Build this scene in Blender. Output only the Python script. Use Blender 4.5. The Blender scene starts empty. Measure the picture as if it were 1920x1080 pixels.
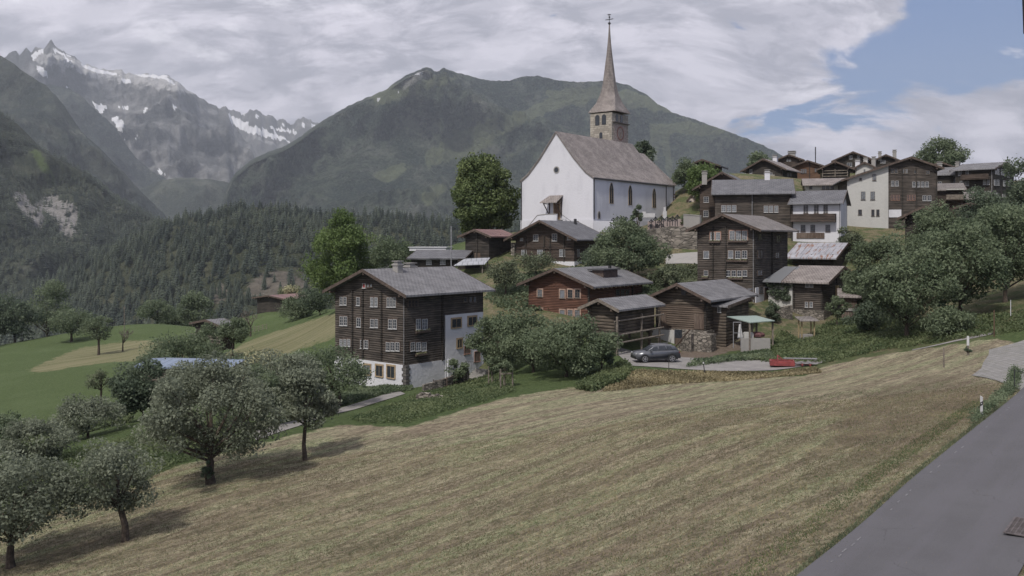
import bpy, bmesh, math, random
import numpy as np
from mathutils import Vector, Matrix, noise as mnoise
R = math.radians
F = 1663.0; CX = 960.0; HY = 450.0          # focal length and horizon of the photograph in its own pixels
C = bpy.context.scene.collection
scene = bpy.context.scene
# ------------------------------------------------------------------ camera, light, sky, exposure
cam_d = bpy.data.cameras.new('camera'); cam = bpy.data.objects.new('camera', cam_d); C.objects.link(cam)
cam.location = (0, 0, 0); cam.rotation_euler = (R(90), 0, 0)
cam_d.sensor_width = 36; cam_d.lens = F/1920*36; cam_d.shift_y = -(540-HY)/1920
cam_d.clip_start = 0.5; cam_d.clip_end = 60000
scene.camera = cam
scene.view_settings.view_transform = 'Standard'; scene.view_settings.look = 'None'
scene.view_settings.gamma = 1; scene.view_settings.use_curve_mapping = False
scene.view_settings.exposure = 0.80
scene.cycles.volume_bounces = 0
scene.cycles.max_bounces = 6
scene.cycles.use_denoising = True
SUN_EL = 52.0; SUN_DIR = (-0.47, -0.883)     # where the sun stands, seen from the scene (x, y)
sun_d = bpy.data.lights.new('sun', 'SUN'); sun = bpy.data.objects.new('sun', sun_d); C.objects.link(sun)
sun_d.energy = 2.0; sun_d.angle = R(3.0); sun_d.color = (1.0, 0.95, 0.88)
sv = Vector((SUN_DIR[0]*math.cos(R(SUN_EL)), SUN_DIR[1]*math.cos(R(SUN_EL)), math.sin(R(SUN_EL))))
sun.rotation_euler = sv.to_track_quat('Z', 'Y').to_euler()

class NT:
    def __init__(s, tree): s.t = tree; s.t.nodes.clear()
    def n(s, typ, props=None, **inp):
        nd = s.t.nodes.new(typ)
        for k, v in (props or {}).items(): setattr(nd, k, v)
        for k, v in inp.items():
            key = k.replace('_', ' ') if not k.startswith('i_') else int(k[2:])
            sock = nd.inputs[key]
            if isinstance(v, bpy.types.NodeSocket): s.t.links.new(v, sock)
            elif isinstance(v, bpy.types.Node): s.t.links.new(v.outputs[0], sock)
            else:
                if sock.type == 'RGBA' and not isinstance(v, (int, float)) and len(v) == 3: v = (*v, 1)
                sock.default_value = v
        return nd
    def m(s, op, a, b=0.0, c=0.0, clamp=False):
        nd = s.t.nodes.new('ShaderNodeMath'); nd.operation = op; nd.use_clamp = clamp
        for i, v in enumerate((a, b, c)):
            if isinstance(v, (int, float)): nd.inputs[i].default_value = v
            else: s.t.links.new(v.outputs[0] if isinstance(v, bpy.types.Node) else v, nd.inputs[i])
        return nd.outputs[0]
    def mix(s, f, a, b):
        nd = s.t.nodes.new('ShaderNodeMix'); nd.data_type = 'RGBA'
        for i, v in ((0, f), (6, a), (7, b)):
            if isinstance(v, bpy.types.Node): v = v.outputs[0]
            if isinstance(v, bpy.types.NodeSocket): s.t.links.new(v, nd.inputs[i])
            elif isinstance(v, (int, float)): nd.inputs[i].default_value = v
            else: nd.inputs[i].default_value = (*v, 1)
        return nd.outputs[2]
    def ss(s, v, lo, hi):                    # smoothstep lo..hi
        nd = s.t.nodes.new('ShaderNodeMapRange'); nd.interpolation_type = 'SMOOTHSTEP'
        s.t.links.new(v.outputs[0] if isinstance(v, bpy.types.Node) else v, nd.inputs[0])
        nd.inputs[1].default_value = lo; nd.inputs[2].default_value = hi
        return nd.outputs[0]
    def noise(s, vec, scale, detail=4, rough=.55, dist=0):
        nd = s.n('ShaderNodeTexNoise', Scale=scale, Detail=detail, Roughness=rough, Distortion=dist)
        if vec is not None: s.t.links.new(vec, nd.inputs['Vector'])
        return nd.outputs[0]
    def vmul(s, v, k):
        nd = s.t.nodes.new('ShaderNodeVectorMath'); nd.operation = 'MULTIPLY'
        s.t.links.new(v, nd.inputs[0]); nd.inputs[1].default_value = k
        return nd.outputs[0]
    def comb(s, x, y, z=0.0):
        return s.n('ShaderNodeCombineXYZ', X=x, Y=y, Z=z).outputs[0]

world = bpy.data.worlds.new('World'); scene.world = world; world.use_nodes = True
w = NT(world.node_tree)
sky = w.n('ShaderNodeTexSky', {'sky_type': 'NISHITA', 'sun_disc': False, 'sun_elevation': R(SUN_EL),
          'sun_rotation': math.atan2(SUN_DIR[0], SUN_DIR[1]), 'altitude': 1200, 'air_density': 1.0, 'dust_density': 1.2, 'ozone_density': 1.5})
tc = w.n('ShaderNodeTexCoord'); sep = w.n('ShaderNodeSeparateXYZ', Vector=tc.outputs['Generated'])
dx, dy, dz = sep.outputs
up = w.m('ADD', w.m('MAXIMUM', dz, 0.0), 0.42)
cp = w.comb(w.m('DIVIDE', dx, up), w.m('DIVIDE', dy, up), 0.0)       # a flat cloud deck high above
wob = w.n('ShaderNodeTexNoise', Scale=0.9, Detail=3.0, Vector=cp)
wv = w.n('ShaderNodeVectorMath', {'operation': 'MULTIPLY_ADD'}, i_0=wob.outputs['Color'], i_1=(.5, .5, 0), i_2=cp).outputs[0]
big = w.noise(wv, 1.6, 9, .56)
n2 = w.noise(w.vmul(wv, (1, 1.15, 1)), 5.0, 10, .6, .3)
shade = w.noise(w.vmul(wv, (.9, 1.5, 1)), 4.2, 10, .64, .3)
ay = w.m('MAXIMUM', dy, 0.05)
u = w.m('DIVIDE', dx, ay); v = w.m('DIVIDE', dz, ay)
l1 = w.m('SUBTRACT', w.m('SUBTRACT', u, 0.313), w.m('MULTIPLY', w.m('SUBTRACT', v, 0.15), 1.15))
l2 = w.m('MULTIPLY', w.m('SUBTRACT', v, w.m('ADD', w.m('MULTIPLY', w.m('SUBTRACT', u, .313), .16), 0.137)), 1.6)
gap = w.m('MINIMUM', l1, l2)                                      # > 0 inside the blue opening in the cloud deck
dens = w.m('ADD', w.m('ADD', w.m('MULTIPLY', gap, -4.6), w.m('MULTIPLY', w.m('SUBTRACT', n2, .5), 1.5)), w.m('MULTIPLY', w.m('SUBTRACT', big, .5), .5))
cov = w.m('MAXIMUM', w.ss(dens, -0.03, 0.16), w.m('MULTIPLY', w.ss(n2, .585, .68), .6))
puff = w.noise(w.comb(w.m('MULTIPLY', u, 1.0), w.m('MULTIPLY', v, 2.2)), 9.0, 8, .6, .35)
low = w.ss(v, .19, .09)
sh = w.m('ADD', w.m('MULTIPLY', shade, w.m('SUBTRACT', 1.0, w.m('MULTIPLY', low, .55))), w.m('MULTIPLY', w.m('MULTIPLY', puff, low), .62))
lit = w.ss(sh, .43, .60)
fineb = w.noise(w.vmul(wv, (.9, 1.5, 1)), 10.5, 9, .66, .5)
lit = w.m('ADD', w.m('MULTIPLY', lit, .72), w.m('MULTIPLY', w.ss(fineb, .42, .62), .42), clamp=True)
ccol = w.mix(lit, (2.75, 2.75, 3.2), (5.5, 5.3, 5.9))
ccol = w.mix(w.m('MULTIPLY', w.ss(n2, .56, .70), .6), ccol, (7.6, 7.4, 7.9))
cov = w.m('MULTIPLY', cov, w.m('SUBTRACT', 1.0, w.m('MULTIPLY', w.ss(n2, .36, .30), w.m('MULTIPLY', w.ss(v, .12, .2), .75))))
skyb = w.n('ShaderNodeBackground', Color=w.mix(0.62, sky.outputs[0], (.30, 1.05, 3.1)), Strength=0.082)
cb = w.n('ShaderNodeBackground', Color=ccol, Strength=0.1)
ms = w.n('ShaderNodeMixShader', i_0=cov, i_1=skyb, i_2=cb)
w.n('ShaderNodeOutputWorld', Surface=ms)

# ------------------------------------------------------------------ helpers
def tag(o, label=None, cat=None, group=None, kind=None):
    if label: o['label'] = label
    if cat: o['category'] = cat
    if group: o['group'] = group
    if kind: o['kind'] = kind
    return o
def empty(name, loc, rz=0.0, label=None, cat=None, group=None):
    o = bpy.data.objects.new(name, None); C.objects.link(o); o.location = loc; o.rotation_euler = (0, 0, rz)
    o.empty_display_size = .5
    return tag(o, label, cat, group)
def link(name, me, parent=None, mat=None, loc=None, rz=None):
    o = bpy.data.objects.new(name, me); C.objects.link(o)
    if mat is not None and not me.materials: me.materials.append(mat)
    if parent: o.parent = parent
    if loc: o.location = loc
    if rz is not None: o.rotation_euler = (0, 0, rz)
    return o
def at(px, py, D): return Vector(((px-CX)/F*D, D, (HY-py)/F*D))

class MB:
    """collects closed shapes of one part and links them as ONE mesh object"""
    def __init__(s): s.v = []; s.f = []; s.uv = []
    def quadbox(s, a, b, uvs=False):         # a: 4 bottom points, b: 4 top points
        i = len(s.v); s.v += [tuple(p) for p in a] + [tuple(p) for p in b]
        for q in ((3, 2, 1, 0), (4, 5, 6, 7), (0, 1, 5, 4), (1, 2, 6, 5), (2, 3, 7, 6), (3, 0, 4, 7)): s.f.append(tuple(i+k for k in q))
        return s
    def box(s, x0, x1, y0, y1, z0, z1):
        return s.quadbox([(x0, y0, z0), (x1, y0, z0), (x1, y1, z0), (x0, y1, z0)], [(x0, y0, z1), (x1, y0, z1), (x1, y1, z1), (x0, y1, z1)])
    def prism(s, poly, fn, q0, q1):          # poly (p, z); fn(p, q, z) -> xyz
        i = len(s.v); n = len(poly)
        s.v += [fn(p, q0, z) for p, z in poly] + [fn(p, q1, z) for p, z in poly]
        s.f.append(tuple(range(i, i+n))); s.f.append(tuple(range(i+2*n-1, i+n-1, -1)))
        for k in range(n): s.f.append((i+k, i+n+k, i+n+(k+1) % n, i+(k+1) % n))
        return s
    def bar(s, a, b, r=.05, r2=None, n=6):
        a = Vector(a); b = Vector(b); d = (b-a).normalized(); r2 = r if r2 is None else r2
        e = d.cross(Vector((0, 0, 1))); e = Vector((1, 0, 0)) if e.length < 1e-3 else e.normalized(); g = d.cross(e)
        i = len(s.v)
        for c, rr in ((a, r), (b, r2)):
            for k in range(n):
                t = 2*math.pi*k/n + math.pi/n; s.v.append(tuple(c + e*math.cos(t)*rr + g*math.sin(t)*rr))
        s.f.append(tuple(range(i+n-1, i-1, -1))); s.f.append(tuple(range(i+n, i+2*n)))
        for k in range(n): s.f.append((i+k, i+(k+1) % n, i+n+(k+1) % n, i+n+k))
        return s
    def lathe(s, prof, n=12, cx=0, cy=0, ph=0, sq=None):        # prof [(r, z)], closed with caps
        i = len(s.v)
        for j, (r, z) in enumerate(prof):
            for k in range(n):
                t = 2*math.pi*k/n + ph; s.v.append((cx+r*math.cos(t), cy+r*math.sin(t), z))
        for j in range(len(prof)-1):
            for k in range(n): s.f.append((i+j*n+k, i+j*n+(k+1) % n, i+(j+1)*n+(k+1) % n, i+(j+1)*n+k))
        s.f.append(tuple(range(i+n-1, i-1, -1))); m = i+(len(prof)-1)*n; s.f.append(tuple(range(m, m+n)))
        return s
    def mesh(s, name, bevel=0, smooth=False, uvfn=None):
        me = bpy.data.meshes.new(name); me.from_pydata(s.v, [], s.f); me.validate()
        bm = bmesh.new(); bm.from_mesh(me); bmesh.ops.recalc_face_normals(bm, faces=bm.faces)
        if bevel: bmesh.ops.bevel(bm, geom=bm.edges[:], offset=bevel, segments=2, affect='EDGES', clamp_overlap=True)
        bm.to_mesh(me); bm.free()
        if smooth: me.shade_smooth()
        if uvfn:
            uvl = me.uv_layers.new(name='UVMap')
            for p in me.polygons:
                for li in p.loop_indices: uvl.data[li].uv = uvfn(me.vertices[me.loops[li].vertex_index].co, p.normal)
        return me
    def build(s, name, mat, parent=None, bevel=0, smooth=False, loc=None, rz=None, uvfn=None):
        return link(name, s.mesh(name, bevel, smooth, uvfn), parent, mat, loc, rz)

def np_mesh(name, V, Fc, mat=None, tint=None, smooth=False):
    V = np.asarray(V, dtype=np.float32); Fc = np.asarray(Fc, dtype=np.int32); k = Fc.shape[1]
    me = bpy.data.meshes.new(name); me.vertices.add(len(V)); me.vertices.foreach_set('co', V.ravel())
    me.loops.add(Fc.size); me.loops.foreach_set('vertex_index', Fc.ravel())
    me.polygons.add(len(Fc)); me.polygons.foreach_set('loop_start', np.arange(0, Fc.size, k, dtype=np.int32))
    if tint is not None:
        a = me.attributes.new('tint', 'FLOAT', 'FACE'); a.data.foreach_set('value', np.asarray(tint, dtype=np.float32))
    me.update(calc_edges=True)
    if smooth: me.shade_smooth()
    if mat: me.materials.append(mat)
    return me

MATS = {}
def material(name, fn, rough=.85, spec=.3, **kw):
    if name in MATS: return MATS[name]
    m = bpy.data.materials.new(name); m.use_nodes = True; t = NT(m.node_tree)
    col, height, dist = fn(t)
    inp = dict(Base_Color=col, Roughness=rough); inp['Specular_IOR_Level'] = spec
    bs = t.n('ShaderNodeBsdfPrincipled'); 
    for k, v in (('Base Color', col), ('Roughness', rough), ('Specular IOR Level', spec), *[(k.replace('_', ' '), v) for k, v in kw.items()]):
        s = bs.inputs[k]
        if isinstance(v, (bpy.types.NodeSocket, bpy.types.Node)): t.t.links.new(v if isinstance(v, bpy.types.NodeSocket) else v.outputs[0], s)
        elif s.type == 'RGBA': s.default_value = (*v, 1)
        else: s.default_value = v
    if height is not None:
        b = t.n('ShaderNodeBump', Height=height, Distance=dist, Strength=1.0); t.t.links.new(b.outputs[0], bs.inputs['Normal'])
    t.n('ShaderNodeOutputMaterial', Surface=bs)
    MATS[name] = m; return m

def obj_co(t): return t.n('ShaderNodeTexCoord').outputs['Object']
def wood_mat(name, dark, light, course=.24, vertical=False, grey=0.0):
    def fn(t):
        co = obj_co(t); s = t.n('ShaderNodeSeparateXYZ', Vector=co)
        z = s.outputs[2] if not vertical else t.m('ADD', s.outputs[0], s.outputs[1])
        row = t.m('FLOOR', t.m('DIVIDE', z, course))
        if vertical: sv_ = t.comb(t.m('MULTIPLY', z, 5.0), row, t.m('MULTIPLY', s.outputs[2], .7))
        else: sv_ = t.comb(t.m('MULTIPLY', s.outputs[0], .55), t.m('MULTIPLY', s.outputs[1], .55), t.m('ADD', t.m('MULTIPLY', z, 5.0), t.m('MULTIPLY', row, 3.7)))
        st = t.noise(sv_, 1.0, 6, .65)
        blot = t.noise(co, .45, 3, .5)
        board = t.n('ShaderNodeTexWhiteNoise', {'noise_dimensions': '1D'}, W=row).outputs[0]
        f = t.m('ADD', t.m('MULTIPLY', t.ss(st, .38, .68), .6), t.m('MULTIPLY', board, .28)); f = t.m('ADD', f, t.m('MULTIPLY', t.ss(blot, .45, .7), .42), clamp=True)
        col = t.mix(f, dark, light)
        g = t.m('PINGPONG', t.m('DIVIDE', z, course), .5)
        groove = t.ss(g, 0.0, .13)
        col = t.mix(groove, tuple(c*.35 for c in dark), col)
        h = t.m('ADD', t.m('MULTIPLY', t.ss(g, 0, .3), 1.0), t.m('MULTIPLY', st, .5))
        return col, h, .05
    return material(name, fn, .8, .25)
def plaster_mat(name, c, stain, amt=.5):
    def fn(t):
        co = obj_co(t); n1 = t.noise(t.vmul(co, (.35, .35, .16)), 1.0, 6, .62); n2_ = t.noise(co, 3.0, 5, .6)
        f = t.m('MULTIPLY', t.ss(n1, .45, .75), amt)
        return t.mix(t.m('MULTIPLY', t.ss(n2_, .5, .8), .25), t.mix(f, c, stain), tuple(x*.85 for x in stain)), n2_, .04
    return material(name, fn, .9, .2)
def roof_mat(name, c1, c2, bw=.45, bh=.3, metal=0.0, rust=0.0, rough=.75):
    def fn(t):
        uv = t.n('ShaderNodeTexCoord').outputs['UV']
        br = t.n('ShaderNodeTexBrick', {'offset': .5}, Vector=uv, Color1=c1, Color2=c2, Mortar=tuple(x*.35 for x in c1), Scale=1.0, Mortar_Size=.03, Bias=0.0, Brick_Width=bw, Row_Height=bh)
        n1 = t.noise(uv, .5, 5, .6); n2_ = t.noise(uv, 3.5, 5, .65)
        col = t.mix(t.m('MULTIPLY', t.ss(n1, .4, .7), .45), br.outputs[0], tuple(x*1.35 for x in c2))
        col = t.mix(t.m('MULTIPLY', t.ss(n2_, .5, .75), .5), col, tuple(x*.6 for x in c1))
        if rust:
            s = t.n('ShaderNodeSeparateXYZ', Vector=uv)
            rn = t.noise(t.comb(t.m('MULTIPLY', s.outputs[0], 1.6), t.m('MULTIPLY', s.outputs[1], .35)), 1.3, 7, .65)
            col = t.mix(t.ss(rn, .535, .61), col, (.19, .10, .065))
        return col, t.m('ADD', br.outputs['Fac'], t.m('MULTIPLY', n2_, -.6)), -.04
    return material(name, fn, rough, .35, Metallic=metal)
def stone_mat(name, c1, c2, mortar, scale=1.0, rows=.3, bw=.55):
    def fn(t):
        co = obj_co(t); s = t.n('ShaderNodeSeparateXYZ', Vector=co)
        n0 = t.n('ShaderNodeTexNoise', Scale=1.2, Detail=3.0, Vector=co).outputs[1]
        v = t.comb(t.m('ADD', s.outputs[0], s.outputs[1]), s.outputs[2])
        v = t.n('ShaderNodeVectorMath', {'operation': 'MULTIPLY_ADD'}, i_0=n0, i_1=(.25, .25, 0), i_2=v).outputs[0]
        if name == 'stone_wall':
            vv = t.comb(t.m('ADD', s.outputs[0], s.outputs[1]), t.m('MULTIPLY', s.outputs[2], 1.9), 0.0)
            vo = t.n('ShaderNodeTexVoronoi', {'feature': 'F1'}, Vector=vv, Scale=2.1); ve = t.n('ShaderNodeTexVoronoi', {'feature': 'DISTANCE_TO_EDGE'}, Vector=vv, Scale=2.1)
            rv = t.n('ShaderNodeSeparateColor', Color=vo.outputs['Color']); edge = t.ss(ve.outputs['Distance'], .01, .10)
            col = t.mix(edge, mortar, t.mix(rv.outputs[0], tuple(x*.75 for x in c1), tuple(x*1.2 for x in c2)))
            return t.mix(t.m('MULTIPLY', t.ss(t.noise(co, .6, 5, .6), .45, .7), .4), col, mortar), edge, .06
        br = t.n('ShaderNodeTexBrick', {'offset': .4, 'squash': 1.4}, Vector=v, Color1=c1, Color2=c2, Mortar=mortar, Scale=scale, Mortar_Size=.035, Bias=-.1, Brick_Width=bw, Row_Height=rows)
        n1 = t.noise(co, 2.2, 6, .7)
        col = t.mix(t.m('MULTIPLY', t.ss(n1, .45, .72), .6), br.outputs[0], tuple(x*.5 for x in c1))
        return col, t.m('ADD', t.m('MULTIPLY', br.outputs['Fac'], -1.0), n1), .06
    return material(name, fn, .9, .2)
def flat_mat(name, c, rough=.6, var=.25, scale=3.0, **kw):
    def fn(t):
        n1 = t.noise(obj_co(t), scale, 5, .6)
        return t.mix(t.m('MULTIPLY', t.ss(n1, .35, .75), 1.0), tuple(x*(1-var) for x in c), tuple(min(1, x*(1+var)) for x in c)), n1, .01
    return material(name, fn, rough, .4, **kw)
def leaf_mat(name, dark, light, transl=.25):
    if name in MATS: return MATS[name]
    m = bpy.data.materials.new(name); m.use_nodes = True; t = NT(m.node_tree)
    a = t.n('ShaderNodeAttribute', {'attribute_name': 'tint'}).outputs['Fac']
    col = t.mix(a, dark, light)
    p = t.n('ShaderNodeBsdfPrincipled', Base_Color=col, Roughness=.6); p.inputs['Specular IOR Level'].default_value = .25
    tr = t.n('ShaderNodeBsdfTranslucent', Color=col)
    ms_ = t.n('ShaderNodeMixShader', i_0=transl, i_1=p, i_2=tr); t.n('ShaderNodeOutputMaterial', Surface=ms_)
    MATS[name] = m; return m

LOG = wood_mat('log_dark', (.030, .026, .023), (.120, .100, .085))
LOGS = wood_mat('log_black', (.021, .019, .017), (.070, .060, .051))
LOGR = wood_mat('log_red', (.070, .034, .024), (.150, .075, .052), .2)
LOGB = wood_mat('log_brown', (.034, .026, .022), (.100, .076, .062))
LOGG = wood_mat('log_grey', (.034, .028, .023), (.150, .122, .096), .34)
LOGK = wood_mat('log_orange', (.09, .05, .033), (.19, .115, .075), .2)
BOARD = wood_mat('board_upright', (.085, .058, .045), (.21, .165, .135), .18, True)
WTRIM = flat_mat('wood_trim', (.085, .062, .050), .8, .35)
WGREY = flat_mat('wood_grey', (.17, .145, .12), .85, .35)
WPALE = flat_mat('wood_pale', (.33, .26, .15), .8, .25)
PLAST = plaster_mat('plaster_white', (.54, .54, .565), (.38, .38, .41))
PLASC = plaster_mat('plaster_cream', (.42, .415, .395), (.30, .295, .28), .4)
CHURCHW = plaster_mat('plaster_church', (.55, .55, .585), (.41, .41, .445), .7)
CONC = plaster_mat('concrete', (.27, .26, .245), (.16, .155, .15))
SLATE = roof_mat('slate', (.138, .136, .142), (.182, .178, .184), .5, .34)
SLATE2 = roof_mat('slate_brown', (.15, .135, .125), (.20, .18, .17), .5, .34)
SLATE3 = roof_mat('slate_dark', (.105, .105, .115), (.14, .14, .15), .6, .4)
SHING = roof_mat('stone_tile', (.19, .165, .155), (.27, .24, .225), .38, .3)
TIN = roof_mat('tin_rusty', (.25, .25, .275), (.30, .30, .325), .9, 3.0, 0.0, 1.0, .6)
TINB = roof_mat('tin_blue', (.145, .185, .255), (.17, .21, .28), .9, 6.0, 0, 0, .5)
TING = roof_mat('tin_grey', (.30, .31, .33), (.33, .34, .36), .8, 6.0, 0, 0, .55)
TINR = roof_mat('tin_red', (.15, .085, .08), (.20, .12, .11), .8, 6.0, 0, 0, .6)
STONE = stone_mat('stone_wall', (.14, .125, .108), (.25, .225, .195), (.07, .065, .058), 1.0, .24, .42)
STONET = stone_mat('stone_tower', (.27, .245, .21), (.42, .385, .33), (.23, .21, .185), 1.0, .42, .8)
WHITE = flat_mat('white_paint', (.40, .40, .40), .5, .08)
GLASS = flat_mat('window_glass', (.035, .04, .048), .12, .3, 8)
GLASSL = flat_mat('window_curtain', (.16, .17, .185), .2, .35, 5)
BEIGE = flat_mat('beige_frame', (.33, .25, .16), .8, .2)
ROSE = flat_mat('rose_frame', (.28, .17, .13), .8, .25)
DARKM = flat_mat('dark_metal', (.03, .03, .033), .5, .2)
GREYM = flat_mat('grey_metal', (.22, .22, .23), .45, .2)
BARK = flat_mat('bark', (.075, .058, .045), .95, .45, 6)
BARKL = flat_mat('bark_grey', (.13, .11, .095), .95, .4, 5)
RED = flat_mat('red_paint', (.22, .045, .045), .6, .35)
FLOWER = flat_mat('flower_red', (.22, .05, .06), .8, .5, 20)

# ------------------------------------------------------------------ ground surface fitted through surveyed spots
GP = [(1480,1080,24),(1700,905,33),(1840,800,42.8),(1910,740,51.6),(1920,1080,23.7),(1350,1080,25.5),(960,1080,31),(500,1080,36.5),(0,1080,40),
 (235,1015,43),(395,904,51),(572,864,55),(960,900,46),(1400,900,38),(960,800,60),(1300,800,50),(1600,800,46),(960,742,73),(1200,725,76),(1500,700,78),
 (1700,662,80),(1860,636,79),(1770,690,66),(1815,665,72),(1920,640,75),(1900,715,56),(1230,676,86),(1450,683,85),(1350,676,88),(1190,668,90),(1180,695,80),
 (760,728,92),(640,722,97),(900,700,100),(540,800,65),(740,745,85),(830,752,72),(650,772,76),(110,825,88),(0,820,105),(0,675,200),(190,766,125),
 (260,690,160),(400,642,190),(134,641,230),(185,665,200),(230,660,205),(295,615,280),(400,690,135),(620,600,150),(540,650,140),(500,618,185),(437,672,140),(520,580,215),
 (300,780,80),(450,740,90),(940,557,115),(1000,502,130),(1060,503,135),(970,600,107),(1120,642,97.5),(1050,650,96),(1150,665,94),(1050,616,102.5),(995,608,106),(1280,660,99),(1400,650,99),
 (1112,432,150),(978,434,162),(905,446,168),(1180,420,170),(1250,425,160),(1250,492,134),(1310,480,132),(1420,570,112),(1350,590,110),(1300,600,108),(1540,602,113),
 (1470,600,112),(1512,641,100),(1450,655,95),(1580,610,108),(1600,530,130),(1490,520,130),(1660,600,100),(1760,622,88),(1680,630,90),(1900,595,82),(1850,560,100),
 (1400,445,145),(1480,448,145),(1580,450,140),(1600,435,150),(1750,432,150),(1790,405,168),(1900,400,168),(1400,345,190),(1500,340,195),(1600,338,195),(1700,345,190),(1310,345,190),
 (1840,480,130),(1700,500,125),(770,512,138),(870,516,133),(640,580,165),(740,505,165),(1420,340,235),(1768,340,215)]
GW = [(-60,15,-21),(60,20,-6),(0,0,-10),(0,-25,-9),(40,-20,-8),(-50,-20,-17),(80,60,-3),(110,110,2),(-100,70,-28),(-160,160,-36),(-240,300,-60),(-130,330,-60),(-60,300,-45),
 (-200,420,-90),(0,420,-70),(-30,250,-32),(60,260,-8),(60,420,-40),(150,260,17),(230,200,15),(160,420,5),(300,420,5),(380,300,10),(-400,420,-100),(-300,150,-60),(200,60,10),(-20,200,-12),(10,210,-4),(40,195,2)]
PT = np.array([[(x-CX)/F*D, D, (HY-y)/F*D] for x, y, D in GP] + [list(g) for g in GW])
def _phi(r): return r*r*np.log(np.maximum(r, 1e-6))
SC = 100.0
_A = _phi(np.linalg.norm(PT[:, None, :2]-PT[None, :, :2], axis=2)/SC)
_n = len(PT); _M = np.zeros((_n+3, _n+3)); _M[:_n, :_n] = _A + np.eye(_n)*2e-3
_M[:_n, _n] = 1; _M[:_n, _n+1:] = PT[:, :2]/SC; _M[_n:, :_n] = _M[:_n, _n:].T
_W = np.linalg.solve(_M, np.concatenate([PT[:, 2], [0, 0, 0]]))
def GZ(X, Y):
    X = np.atleast_1d(np.asarray(X, float)); Y = np.atleast_1d(np.asarray(Y, float)); out = np.empty(X.size)
    P = np.stack([X.ravel(), Y.ravel()], 1)
    for i in range(0, len(P), 20000):
        p = P[i:i+20000]; r = np.linalg.norm(p[:, None, :]-PT[None, :, :2], axis=2)/SC
        out[i:i+20000] = _phi(r) @ _W[:_n] + _W[_n] + (p/SC) @ _W[_n+1:]
    return out
def gz(x, y): return float(GZ([x], [y])[0])
def gp(px, D): x = (px-CX)/F*D; return Vector((x, D, gz(x, D)))
def inpoly(X, Y, poly):
    X = np.asarray(X); Y = np.asarray(Y); ins = np.zeros(X.shape, bool); n = len(poly)
    for i in range(n):
        x1, y1 = poly[i]; x2, y2 = poly[(i+1) % n]
        if y1 == y2: continue
        c = ((y1 > Y) != (y2 > Y)) & (X < (x2-x1)*(Y-y1)/(y2-y1)+x1); ins ^= c
    return ins
POLY_HAY = [(-900,1300),(-900,1020),(0,985),(250,915),(330,872),(540,818),(640,796),(770,800),(850,775),(950,745),(1165,712),(1240,700),(1380,704),(1510,706),(1545,688),(1640,667),(1860,636),(1905,638),(1880,668),(1850,700),(1915,735),(1990,700),(2100,640),(2600,900),(2600,1300)]
POLY_HAY2 = [(385,684),(460,642),(500,627),(560,608),(640,584),(640,720),(500,760),(380,750)]
POLY_HAY3 = [(40,700),(110,668),(150,652),(250,638),(350,640),(300,655),(370,668),(280,676),(200,678),(100,695)]
POLY_DIRT = [(1255,668),(1300,648),(1440,632),(1450,648),(1360,660),(1300,684),(1262,688)]
POLY_DRY = [(1560,800),(1640,730),(1760,700),(1860,720),(1885,745),(1800,800),(1700,860),(1600,880)]
POLY_STRAW = [(1255,500),(1310,490),(1310,600),(1255,560)]
s_ = np.linspace(-1.25, 1.25, 700); yy = np.concatenate([np.linspace(-20, 10, 8), 12*np.exp(np.linspace(0, math.log(430/12), 330))])
S, Y = np.meshgrid(s_, yy); X = S*(Y+24.0)
Zg = GZ(X.ravel(), Y.ravel()).reshape(X.shape)
Yp = np.maximum(Y, 1.0); PX = CX+X/Yp*F; PY = HY-Zg/Yp*F
rows, cols = X.shape
idx = np.arange(rows*cols).reshape(rows, cols)
Fq = np.stack([idx[:-1, :-1], idx[:-1, 1:], idx[1:, 1:], idx[1:, :-1]], -1).reshape(-1, 4)
gm = np_mesh('ground', np.stack([X, Y, Zg], -1).reshape(-1, 3), Fq, None, None, True)
hay = (inpoly(PX, PY, POLY_HAY) & (Y < 90)) | (Y < 14)
hay2 = (inpoly(PX, PY, POLY_HAY2) & (Y > 120)) | (inpoly(PX, PY, POLY_HAY3) & (Y > 140)) | (inpoly(PX, PY, POLY_STRAW) & (Y > 100))
dirt = inpoly(PX, PY, POLY_DIRT) & (Y < 110) & (Y > 80)
dry = inpoly(PX, PY, POLY_DRY) & (Y < 80)
def vcol(me, name, arr):
    a = me.color_attributes.new(name, 'FLOAT_COLOR', 'POINT'); a.data.foreach_set('color', np.asarray(arr, dtype=np.float32).ravel())
_va = gm.attributes.new('village', 'FLOAT', 'POINT'); _va.data.foreach_set('value', np.maximum(np.clip((Y-96)/8, 0, 1)*np.clip((PX-860)/60, 0, 1), .8*np.clip((Y-78)/5, 0, 1)*np.clip((PX-1480)/80, 0, 1)).ravel().astype(np.float32))
def blur(a, k):
    a = a.astype(float)
    for _ in range(k):
        p = np.pad(a, 1, mode='edge'); a = (p[:-2, 1:-1]+p[2:, 1:-1]+p[1:-1, :-2]+p[1:-1, 2:]+p[1:-1, 1:-1]*2)/6
    return a
vcol(gm, 'zone', np.stack([blur(hay, 3), blur(hay2, 9), blur(dirt, 3), blur(dry, 40)*1.1], -1).reshape(-1, 4))
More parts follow.
